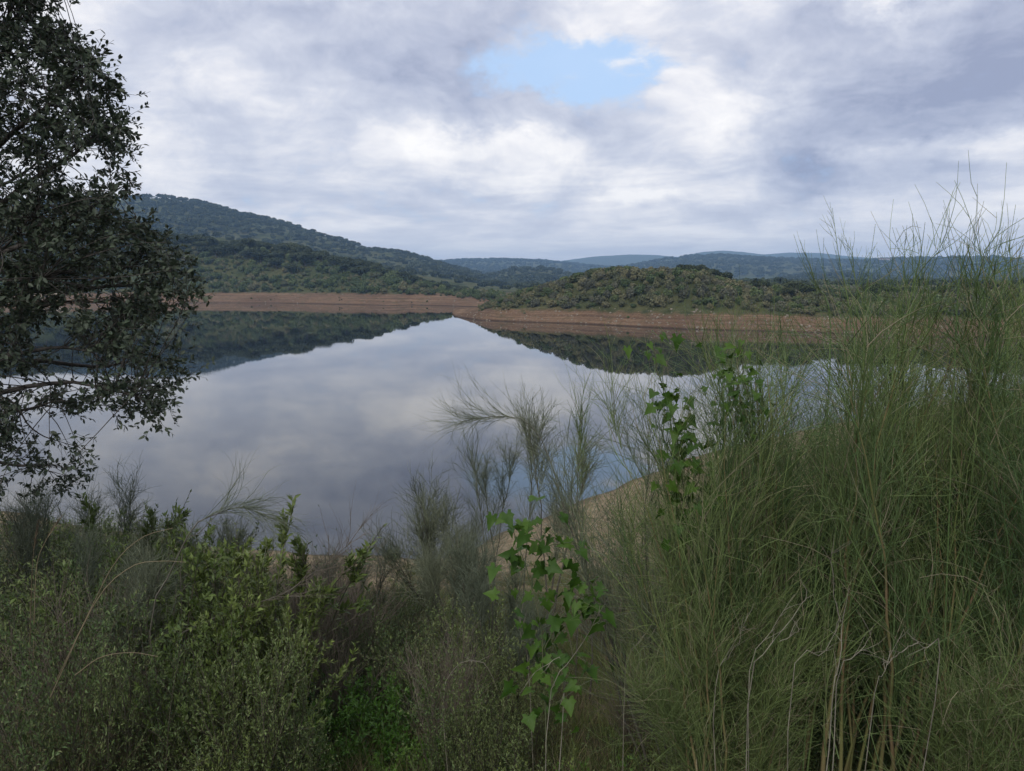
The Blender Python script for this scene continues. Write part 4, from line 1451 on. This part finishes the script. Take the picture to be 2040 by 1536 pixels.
# pebbles and stones on the far banks
g = Geo()
fx, fy = [], []
for uu, fn, q in [(rst.uniform(U(-200), U(940), 700), shoreL, 15), (rst.uniform(U(915), U(2100), 1500), shoreR, 7)]:
    yv = fn(uu) + rst.uniform(0.2, q, len(uu))
    fx.append(uu * yv)
    fy.append(yv)
fx, fy = np.concatenate(fx), np.concatenate(fy)
fz = far_z(fx, fy)
SM = frames(np.stack([rst.normal(size=len(fx)), rst.normal(size=len(fx)), rst.normal(size=len(fx)) * .15], -1), rst, (0, 0, 1))
stamp(g, CV, None, [(0, 3, 2, 1), (4, 5, 6, 7), (0, 1, 5, 4), (1, 2, 6, 5), (2, 3, 7, 6), (3, 0, 4, 7)], SM, np.stack([fx, fy, fz], -1), 0.08 + 0.5 * rst.uniform(size=len(fx)) ** 7)
setp(add('stones', g.mesh('stones', M_STONE)), 'scattered stones on the reddish banks across the water', 'stones', kind='stuff')

# dry grass tufts
def thing_mesh(name, label, cat, me, px, Y, rz=0, s=1.0, group=None):
    x = U(px) * Y
    o = add(name, me, None, (x, Y, z1(x, Y)), (0, 0, rz), s)
    return setp(o, label, cat, group)


dt = tuft('dry_grass_tuft', 630, 420, 0.95, 0.2, M_DRY, 0.003, lean=0.45, droop=0.55)
thing_mesh('dry_grass_tuft', 'tall straw-brown grass tuft at the lower left', 'grass tuft', dt, 95, 3.7, 0.0)
thing_mesh('dry_grass_tuft', 'straw grass tuft at the bottom left corner', 'grass tuft', dt, 20, 3.3, 1.0, 0.8)
thing_mesh('dry_grass_tuft', 'shorter straw grass tuft right of the tall one', 'grass tuft', dt, 210, 3.6, 2.0, 0.62)
rt = tuft('reed_tuft', 631, 160, 0.75, 0.18, M_GRASS, 0.010, lean=0.3, droop=0.2)
thing_mesh('reed_tuft', 'small rush tuft at the edge of the water', 'rush', rt, 775, 19.5)
for pts, Y, lab in [([(58, 1330), (62, 1200), (66, 1110), (75, 1045)], 3.6, 'straight pale grass stalk with feathery head at the left'),
                    ([(66, 1330), (72, 1140), (90, 1080), (118, 1035)], 3.6, 'pale grass stalk slanting right beside the straight one'),
                    ([(110, 1360), (180, 1215), (230, 1120), (285, 1070), (345, 1052)], 3.5, 'long green-yellow grass stalk arching over the leafy shrub'),
                    ([(100, 1390), (190, 1200), (260, 1130), (320, 1118), (370, 1120)], 3.3, 'second grass stalk arching lower over the leafy shrub'),
                    ([(150, 1345), (200, 1310), (260, 1300), (315, 1308)], 3.1, 'short dry grass blade bent over at the bottom left')]:
    S = smooth_poly(pxpoly(pts, Y), 14)
    gg = Geo()
    tubes(gg, S, 0.0028 * np.linspace(1, 0.5, 14), 4)
    if 'feather' in lab or 'slanting' in lab:
        p, d, t = branch_from(rs(5), S[None], 40, 0.72, 1.0, (0.05, 0.3))
        S2 = grow(rs(6), p, d, np.full(40, 0.03), 3, 0.1, 0.2)
        tubes(gg, S2, np.full((40, 3), 0.0012), 3)
    setp(add('grass_stalk', gg.mesh('grass_stalk', M_DRY)), lab, 'grass stalk')

# dead pale twigs of the right thicket
STICKS = [
    ('broken pale stalk bent at a sharp angle in the lower right', [[(1868, 1318), (1838, 1282), (1804, 1246)], [(1804, 1246), (1775, 1290), (1762, 1335), (1745, 1400)], [(1828, 1278), (1790, 1300), (1755, 1328)]], 2.5, 0.0042),
    ('upright pale twig left of the broken stalk', [[(1655, 1400), (1664, 1330), (1674, 1240), (1683, 1160)], [(1674, 1240), (1655, 1150), (1650, 1090)]], 2.6, 0.0042),
    ('curled grey twig hooking over at its top', [[(1490, 1380), (1530, 1300), (1595, 1215), (1611, 1190), (1606, 1168)], [(1550, 1280), (1575, 1262), (1602, 1256)]], 2.6, 0.0036),
    ('slanting grey twig left of the hooked one', [[(1490, 1360), (1540, 1250), (1580, 1190)]], 2.7, 0.0030),
    ('slanting pale twig between hooked and upright twigs', [[(1580, 1345), (1640, 1300), (1662, 1270), (1668, 1243)]], 2.5, 0.0030),
    ('pale twig slanting right before the broken stalk', [[(1665, 1390), (1700, 1310), (1730, 1280), (1743, 1250)]], 2.5, 0.0034),
    ('dry pinkish stalk at the left foot of the thicket', [[(1420, 1390), (1460, 1290), (1490, 1225)], [(1450, 1310), (1475, 1250)]], 2.8, 0.0038),
    ('long pale twig leaning right above the vine', [[(1250, 1345), (1290, 1270), (1350, 1160), (1368, 1095)], [(1290, 1270), (1330, 1215), (1400, 1190)]], 3.2, 0.0034),
    ('bent pale stick at the bottom middle', [[(880, 1400), (905, 1330), (940, 1318), (965, 1335), (985, 1380)], [(940, 1318), (925, 1312)]], 3.7, 0.0042),
    ('pale stick beside the vine foot', [[(1120, 1400), (1118, 1310), (1090, 1320), (1060, 1345)], [(1118, 1310), (1128, 1360)]], 3.0, 0.0036),
    ('curved pale stem rising left of the vine', [[(1050, 1320), (1035, 1280), (1030, 1230), (1045, 1190)]], 3.5, 0.0036),
    ('slender pale twig crossing before the vine', [[(1090, 1390), (1130, 1310), (1170, 1245), (1205, 1180)]], 2.9, 0.0030),
]
for i, (lab, polys, Y, r0) in enumerate(STICKS):
    gg = Geo()
    rq = rs(900 + i)
    for j, pl in enumerate(polys):
        pw = pxpoly(pl, Y + 0.002 * j)
        if j == 0 or (i == 0 and j == 1):                    # rooted in the ground
            if pl[-1][1] > pl[0][1]:
                pw = pw[::-1]
            gx = pw[0][0] + rq.normal() * 0.05
            pw = np.concatenate([[[gx, Y, z1(gx, Y) - 0.02]], pw])
        S = smooth_poly(pw, 12)
        S = S + np.cumsum(rq.normal(size=S.shape) * 0.003, 0) + rq.normal(size=S.shape) * 0.0016
        tubes(gg, S, 0.62 * r0 * (1 if j == 0 else 0.7) * np.linspace(1, 0.35, 12) * rq.uniform(0.85, 1.15, 12), 6)
        p, d, t = branch_from(rq, S[None], 4, 0.3, 0.95, (0.4, 0.9))
        q = grow(rq, p, d, rq.uniform(0.03, 0.12, 4), 4, 0.1, 0.6)
        tubes(gg, q, np.linspace(0.0011, 0.0005, 4)[None] * np.ones((4, 1)), 4)
    setp(add('dead_twig', gg.mesh('dead_twig', M_PALE, smooth=True)), lab, 'twig')


# large-leaved climbing vines
def lobed_leaf(name, seed):
    r = rs(seed)
    out = []
    for k, (ang, rad) in enumerate([(-90, .10), (-62, .42), (-38, .50), (-20, .36), (8, .62), (28, .42), (60, .50), (90, .95), (120, .50), (152, .42), (172, .62), (200, .36), (218, .50), (242, .42)]):
        a = R(ang + r.uniform(-4, 4))
        q = rad * r.uniform(0.9, 1.1)
        out.append((math.cos(a) * q, math.sin(a) * q + 0.30, -0.45 * q * q + 0.05 * math.sin(5 * a) + r.normal() * 0.05 + 0.30 * abs(math.cos(a)) * q))
    v = [(0, 0.30, -0.02)] + out
    n = len(out)
    t = [(0, 1 + i, 1 + (i + 1) % n) for i in range(n)]
    g = Geo()
    g.addv(v, t)
    g.addv(np.array([[-.014, .22, -.01], [.014, .22, -.01], [.012, -.45, -.12], [-.012, -.45, -.12], [0, 0.0, -.03]]), [(0, 1, 2), (0, 2, 3), (0, 3, 4), (1, 4, 2)])
    return g.mesh(name, M_VINE, smooth=True)


VLEAF = [lobed_leaf('leaf', 950 + i) for i in range(4)]


def vine(label, stems, leaves, Y, size, seed, jit=0.25):
    r = rs(seed)
    root = add('vine', None, None, tuple(P(stems[0][0][0], stems[0][0][1], Y)))
    o0 = np.array(root.location)
    setp(root, label, 'vine', 'large-leaved climbing vines')
    allp = []
    for st in stems:
        S = smooth_poly(pxpoly(st, Y), 16)
        S = S + np.cumsum(r.normal(size=S.shape) * 0.004, 0) * [1, 1.5, 0.4]
        allp.append(S)
        gg = Geo()
        tubes(gg, S, 0.0032 * np.linspace(1, 0.5, 16), 5)
        c = child('stem', gg.mesh('stem', M_VSTEM, smooth=True), root)
        c.location = tuple(-o0)
    allp = np.concatenate(allp)
    rl = rs(seed + 5)
    leaves = list(leaves) + [(a + rl.normal() * 20, b + rl.normal() * 20) for a, b in leaves] + [(a + rl.normal() * 28, b + rl.normal() * 24) for a, b in leaves[::2]]
    for i, (px, py) in enumerate(leaves):
        yy = Y + r.uniform(-jit, jit) * 0.5
        p = P(px + r.uniform(-4, 4), py + r.uniform(-4, 4), yy)
        nr = Vector(tuple(np.array([0.0, -0.5, 0.8]) + r.normal(size=3) * 0.6)).normalized()
        yv = Vector(tuple(np.array([0.0, -0.3, -0.6]) + r.normal(size=3) * 0.6))
        yv = (yv - nr * yv.dot(nr)).normalized()
        xv = yv.cross(nr)
        M = Matrix((xv, yv, nr)).transposed()
        near = allp[np.argmin(np.linalg.norm(allp - p, axis=1))]
        c = child('leaf', VLEAF[i % 4], root)
        c.location = tuple(p - o0)
        c.rotation_euler = M.to_euler()
        s = size * r.uniform(0.5, 1.2)
        c.scale = (s * r.uniform(.85, 1.1), s, s)
    return root


r = rs(960)
VL1 = [(1010, 1025), (1040, 1035), (1060, 1045), (1025, 1050), (1050, 1065), (1085, 1070), (1110, 1070), (1045, 1090), (1060, 1105), (1140, 1085), (1155, 1095), (1125, 1112),
       (1030, 1110), (1042, 1130), (1065, 1130), (1150, 1150), (1160, 1158), (1185, 1165), (1204, 1178), (1100, 1180), (1130, 1190), (1080, 1190), (1024, 1170), (1060, 1180), (1145, 1215),
       (1165, 1205), (1080, 1230), (1060, 1250), (1100, 1240), (1042, 1240), (1120, 1250), (1060, 1280), (1090, 1290), (1130, 1270), (1070, 1320), (1100, 1310), (1130, 1330), (1045, 1330),
       (1075, 1085), (1095, 1130), (1175, 1190), (1190, 1215), (1085, 1345), (1110, 1365), (1150, 1300), (1060, 1370), (1130, 1390), (1090, 1410), (1150, 1360), (1170, 1330), (1050, 1420), (1110, 1440)]
vine('leafy climber with big lobed leaves against the sandy bank', [[(1090, 1500), (1080, 1350), (1070, 1230), (1050, 1120), (1020, 1030)], [(1085, 1300), (1130, 1220), (1200, 1178)], [(1062, 1180), (1090, 1100), (1150, 1085)]],
     VL1, 3.1, 0.062, 961)
VL2 = [(1440, 690), (1475, 680), (1440, 738), (1490, 738), (1496, 762), (1450, 765), (1472, 782), (1450, 797), (1482, 802), (1430, 722), (1462, 748), (1470, 820), (1500, 790), (1440, 830)]
vine('climber tips with small leaves over the strip of bright water', [[(1480, 1300), (1470, 1050), (1460, 900), (1465, 780), (1440, 690)], [(1466, 800), (1490, 740), (1476, 680)]], VL2 + [(a + 12, b + 16) for a, b in VL2], 3.15, 0.044, 962)
VL3 = [(1291, 684), (1288, 702), (1318, 790), (1325, 770), (1338, 830), (1350, 858), (1346, 880), (1378, 868), (1330, 905), (1362, 900), (1342, 935), (1372, 955), (1352, 980), (1385, 1000), (1340, 1005), (1322, 812),
       (1360, 840), (1345, 800), (1400, 930), (1395, 970), (1410, 1010), (1370, 1030), (1350, 1050), (1400, 1050), (1330, 960), (1420, 980)]
vine('dark-leaved climber at the left side of the broom thicket', [[(1400, 1350), (1380, 1100), (1360, 950), (1335, 830), (1300, 740), (1290, 684)], [(1375, 1000), (1400, 930), (1378, 868)]], VL3 + [(a + 14, b + 12) for a, b in VL3], 3.1, 0.050, 963)
VL4 = [(1900 + 90 * math.cos(i * 2.4) * (0.3 + 0.7 * (i % 7) / 7), 1150 + 210 * math.sin(i * 1.7) * (0.3 + 0.7 * (i % 5) / 5)) for i in range(40)]
vine('shaded climber deep inside the right thicket', [[(1900, 1500), (1910, 1250), (1930, 1050), (1890, 950)]], VL4, 3.6, 0.06, 964)

# ------------------------------------------------------------------ the near holm oak
OUT = [(-600, -420), (150, -420), (120, -60), (88, 0), (72, 18), (130, 42), (132, 68), (172, 66), (186, 92), (185, 112), (215, 135), (238, 162), (250, 190), (243, 230), (262, 262),
       (276, 310), (284, 360), (268, 388), (262, 425), (290, 445), (345, 480), (372, 505), (395, 540), (418, 590), (396, 602), (372, 598), (350, 615), (345, 660), (350, 700),
       (392, 722), (400, 745), (372, 762), (352, 800), (330, 825), (322, 850), (300, 846), (270, 828), (232, 848), (205, 828), (175, 800), (150, 835), (125, 820),
       (95, 815), (60, 800), (35, 845), (60, 885), (95, 905), (115, 930), (160, 922), (182, 945), (165, 985), (120, 975), (80, 1010), (30, 985), (-60, 1000), (-600, 1050)]


def inside(px, py, poly):
    c = np.zeros(len(px), bool)
    n = len(poly)
    for i in range(n):
        x0, y0 = poly[i]
        x1, y1 = poly[(i + 1) % n]
        cond = ((y0 > py) != (y1 > py)) & (px < (x1 - x0) * (py - y0) / (y1 - y0 + 1e-9) + x0)
        c ^= cond
    return c


r = rs(1000)
n = 5600
cx = r.uniform(-600, 430, n)
cy2 = r.uniform(-420, 1040, n)
ok = inside(cx, cy2, OUT)
holes = [(330, 670, 60, 22), (130, 690, 60, 16), (300, 735, 30, 16), (170, 610, 40, 10), (185, 335, 75, 42), (150, 372, 60, 14), (65, 225, 26, 24), (40, 145, 30, 30), (95, 150, 26, 20), (60, 330, 25, 18), (150, 740, 42, 20), (220, 745, 60, 13), (95, 760, 50, 28), (60, 835, 45, 30),
         (240, 800, 35, 18), (15, 760, 30, 25), (20, 370, 20, 10), (140, 650, 50, 12), (250, 420, 22, 16), (110, 60, 14, 14), (70, 90, 16, 12), (30, 960, 60, 22), (170, 200, 14, 12), (300, 770, 18, 18)]
dens = np.where(cx < 0, 0.55, 1.0)
for hx, hy, ha, hb in holes:
    q = ((cx - hx) / ha) ** 2 + ((cy2 - hy) / hb) ** 2
    dens = dens * np.clip((q - 0.75) / 0.6, 0.05, 1)
dens = dens * np.clip(1.0 + 1.4 * fbm(cx / 34, cy2 / 30, 3, 123), 0.12, 1)
ok &= r.uniform(size=n) < dens
cx, cy2 = cx[ok], cy2[ok]
Yd = 5.3 + r.normal(size=len(cx)) * 0.55 + np.clip(-cx, 0, 600) / 700 * r.uniform(-1, 1.6, len(cx))
Yd = np.clip(Yd, 4.3, 7.6)
SP = np.array([P(a, b, c) for a, b, c in zip(cx, cy2, Yd)])
TR = np.array([U(-330) * 5.8, 5.8, z1(U(-330) * 5.8, 5.8)])
fork = TR + [0.25, -0.05, 2.1]
oak = add('holm_oak', None, None, tuple(TR))
setp(oak, 'big holm oak leaning in from the left with drooping leafy branches', 'tree')


def oakpart(name, g, mat, smooth=False, kd=None):
    c = child(name, g.mesh(name, mat, smooth), oak)
    c.location = tuple(-TR)
    if kd:
        c['kind'] = kd
    return c


g = Geo()
tp = smooth_poly(np.array([TR - [0, 0, 0.4], TR + [0.05, 0, 0.8], TR + [0.12, 0, 1.5], fork, fork + [0.1, 0, 1.4], fork + [0.0, 0, 3.0]]), 24)
tubes(g, tp, np.interp(np.linspace(0, 1, 24), [0, .1, .5, 1], [0.34, 0.25, 0.2, 0.06]), 12)
oakpart('trunk', g, M_OAKBARK, True)
# hubs: ends of the limbs
hub_px = [(60, 60), (40, 180), (150, 160), (190, 260), (90, 290), (230, 380), (60, 420), (180, 470), (290, 520), (100, 560), (220, 600), (340, 560), (50, 680), (190, 690), (280, 710), (120, 790),
          (260, 780), (20, 880), (100, 945), (-80, 100), (-120, 300), (-100, 500), (-120, 700), (-150, 900), (-250, 0), (-300, 250), (-400, 450), (-300, 650), (-300, 850), (-100, -150), (-350, -200)]
HUB = np.array([P(a, b, 5.3 + 0.5 * math.sin(i * 1.9)) for i, (a, b) in enumerate(hub_px)])
starts = []
for i, h in enumerate(HUB):
    zt = np.clip(h[2] - 0.9 - 0.25 * abs(h[0] - TR[0]) * (1 if h[2] > 8 else -0.3), TR[2] + 1.6, TR[2] + 4.6)
    s = tp[np.argmin(abs(tp[:, 2] - zt))]
    mid = (s + h) / 2 + [0, r.uniform(-.25, .25), 0.28 + 0.1 * r.normal()]
    ln = np.linalg.norm(h - s)
    q = smooth_poly(np.array([s, s * .7 + mid * .3 + [0, 0, .05], mid, h * .6 + mid * .4 + r.normal(size=3) * .06, h]), 16)
    q += np.cumsum(r.normal(size=q.shape) * 0.008, 0) * np.linspace(0, 1, 16)[:, None]
    starts.append(q)
    g = Geo()
    tubes(g, q, np.linspace(0.012 + 0.010 * ln, 0.004, 16), 7)
    oakpart('branch', g, M_OAKBARK, True)
LIMB = np.stack(starts)
tgt = LIMB[:, 5:].reshape(-1, 3)
g = Geo()
D2 = ((SP[:, None, :] - tgt[None]) ** 2).sum(-1)
j = np.argmin(D2 + r.uniform(0, 0.45, D2.shape), 1)
S0 = tgt[j]
t = np.linspace(0, 1, 7)[None, :, None]
mid = (S0 + SP) / 2 + r.normal(size=SP.shape) * 0.05 + [0, 0, 0.05]
TW = (1 - t) ** 2 * S0[:, None] + 2 * t * (1 - t) * mid[:, None] + t ** 2 * SP[:, None]
TW = TW + np.cumsum(r.normal(size=TW.shape) * 0.006, 1) * t
tubes(g, TW, np.linspace(0.0042, 0.0013, 7)[None] * np.ones((len(SP), 1)), 4)
p, d, tt = branch_from(r, TW, 5, 0.55, 1.0, (0.3, 0.9))
TW2 = grow(r, p, d, r.uniform(0.07, 0.2, len(p)), 4, 0.1, 0.8)
tubes(g, TW2, np.linspace(0.0016, 0.0008, 4)[None] * np.ones((len(p), 1)), 3)
oakpart('twigs', g, M_OAKBARK, False, 'stuff')
# leaves along the last twigs
p, d, tt = branch_from(r, TW2, 7, 0.25, 1.0, (0.5, 1.25))
p0, d0, t0_ = branch_from(r, TW, 7, 0.72, 1.0, (0.5, 1.2))
p, d = np.concatenate([p, p0]), np.concatenate([d, d0])
z = norm(np.array([0, -0.15, 1.0]) + r.normal(size=d.shape) * 0.6)
x = norm(np.cross(d, z))
LM = np.stack([x, d, np.cross(x, d)], -1)
LS_ = 0.041 * r.uniform(0.6, 1.2, len(p))
vx = (p - [0, 0, EYE])
ppx = 1020 + F * vx[:, 0] / (vx[:, 1] * math.cos(PITCH) - vx[:, 2] * math.sin(PITCH))
ppy = 768 - F * (vx[:, 1] * math.sin(PITCH) + vx[:, 2] * math.cos(PITCH)) / (vx[:, 1] * math.cos(PITCH) - vx[:, 2] * math.sin(PITCH))
edge = ~inside(ppx + 16, ppy, OUT) & (ppx > 0) & (ppy > 0)
ei = np.where(edge)[0]
ei = ei[np.argsort(-(LS_[ei] / p[ei, 1]))][:290]
mask = np.ones(len(p), bool)
mask[ei] = False
g = Geo()
stamp(g, LEAF_V, LEAF_T, None, LM[mask], p[mask], LS_[mask])
oakpart('crown', g, M_OAKLEAF, False, 'stuff')
lg = Geo()
lg.addv(LEAF_V, LEAF_T)
lm = lg.mesh('leaf', M_OAKLEAF)
for i in ei:
    c = child('leaf', lm, oak)
    c.location = tuple(p[i] - TR)
    c.rotation_euler = Matrix(LM[i].tolist()).to_euler()
    s = float(LS_[i])
    c.scale = (s, s, s)
# the bare branch under the crown
g = Geo()
S = smooth_poly(pxpoly([(-40, 780), (25, 800), (55, 845), (85, 868), (120, 880), (160, 892)], 5.0), 14)
tubes(g, S, np.linspace(0.008, 0.0015, 14), 5)
p, d, tt = branch_from(r, S[None], 14, 0.4, 1.0, (0.2, 0.7))
q = grow(r, p, d, r.uniform(0.08, 0.25, 14), 5, 0.0, 0.6, 0.2)
tubes(g, q, np.linspace(0.002, 0.0008, 5)[None] * np.ones((14, 1)), 3)
oakpart('branch', g, M_OAKBARK, True)


# ------------------------------------------------------------------ labels shared by look-alikes get their place in the row
ORD = ['first', 'second', 'third', 'fourth', 'fifth', 'sixth', 'seventh', 'eighth', 'ninth', 'tenth', 'eleventh', 'twelfth', 'thirteenth', 'fourteenth', 'fifteenth', 'sixteenth', 'seventeenth', 'eighteenth']
byl = {}
for o in scene.objects:
    if o.parent is None and 'label' in o and 'group' in o:
        byl.setdefault(o['label'], []).append(o)
for lab, os_ in byl.items():
    if 1 < len(os_) <= 18 and len(lab.split()) <= 13:
        os_.sort(key=lambda q: q.location.x / max(q.location.y, 0.1))
        for k_, o in enumerate(os_):
            o['label'] = lab + ', %s from left' % ORD[k_]

# ------------------------------------------------------------------ haze
hm = bpy.data.materials.new('haze')
hm.use_nodes = True
hm.node_tree.nodes.clear()
ho = hm.node_tree.nodes.new('ShaderNodeOutputMaterial')
pv = hm.node_tree.nodes.new('ShaderNodeVolumePrincipled')
pv.inputs['Color'].default_value = (0.38, 0.63, 1.0, 1)
pv.inputs['Density'].default_value = 0.00029
hm.node_tree.links.new(pv.outputs[0], ho.inputs['Volume'])
bx0, bx1, by0, by1, bz0, bz1 = -4800, 4800, -4200, 4500, -12, 172
hv = [(x, y, z) for z in (bz0, bz1) for y in (by0, by1) for x in (bx0, bx1)]
hq = [(0, 2, 3, 1), (4, 5, 7, 6), (0, 1, 5, 4), (2, 6, 7, 3), (0, 4, 6, 2), (1, 3, 7, 5)]
hz = add('haze', mesh_np('haze', hv, quads=hq, mats=hm))
setp(hz, kind='stuff', label='thin blue haze over the whole valley', cat='haze')
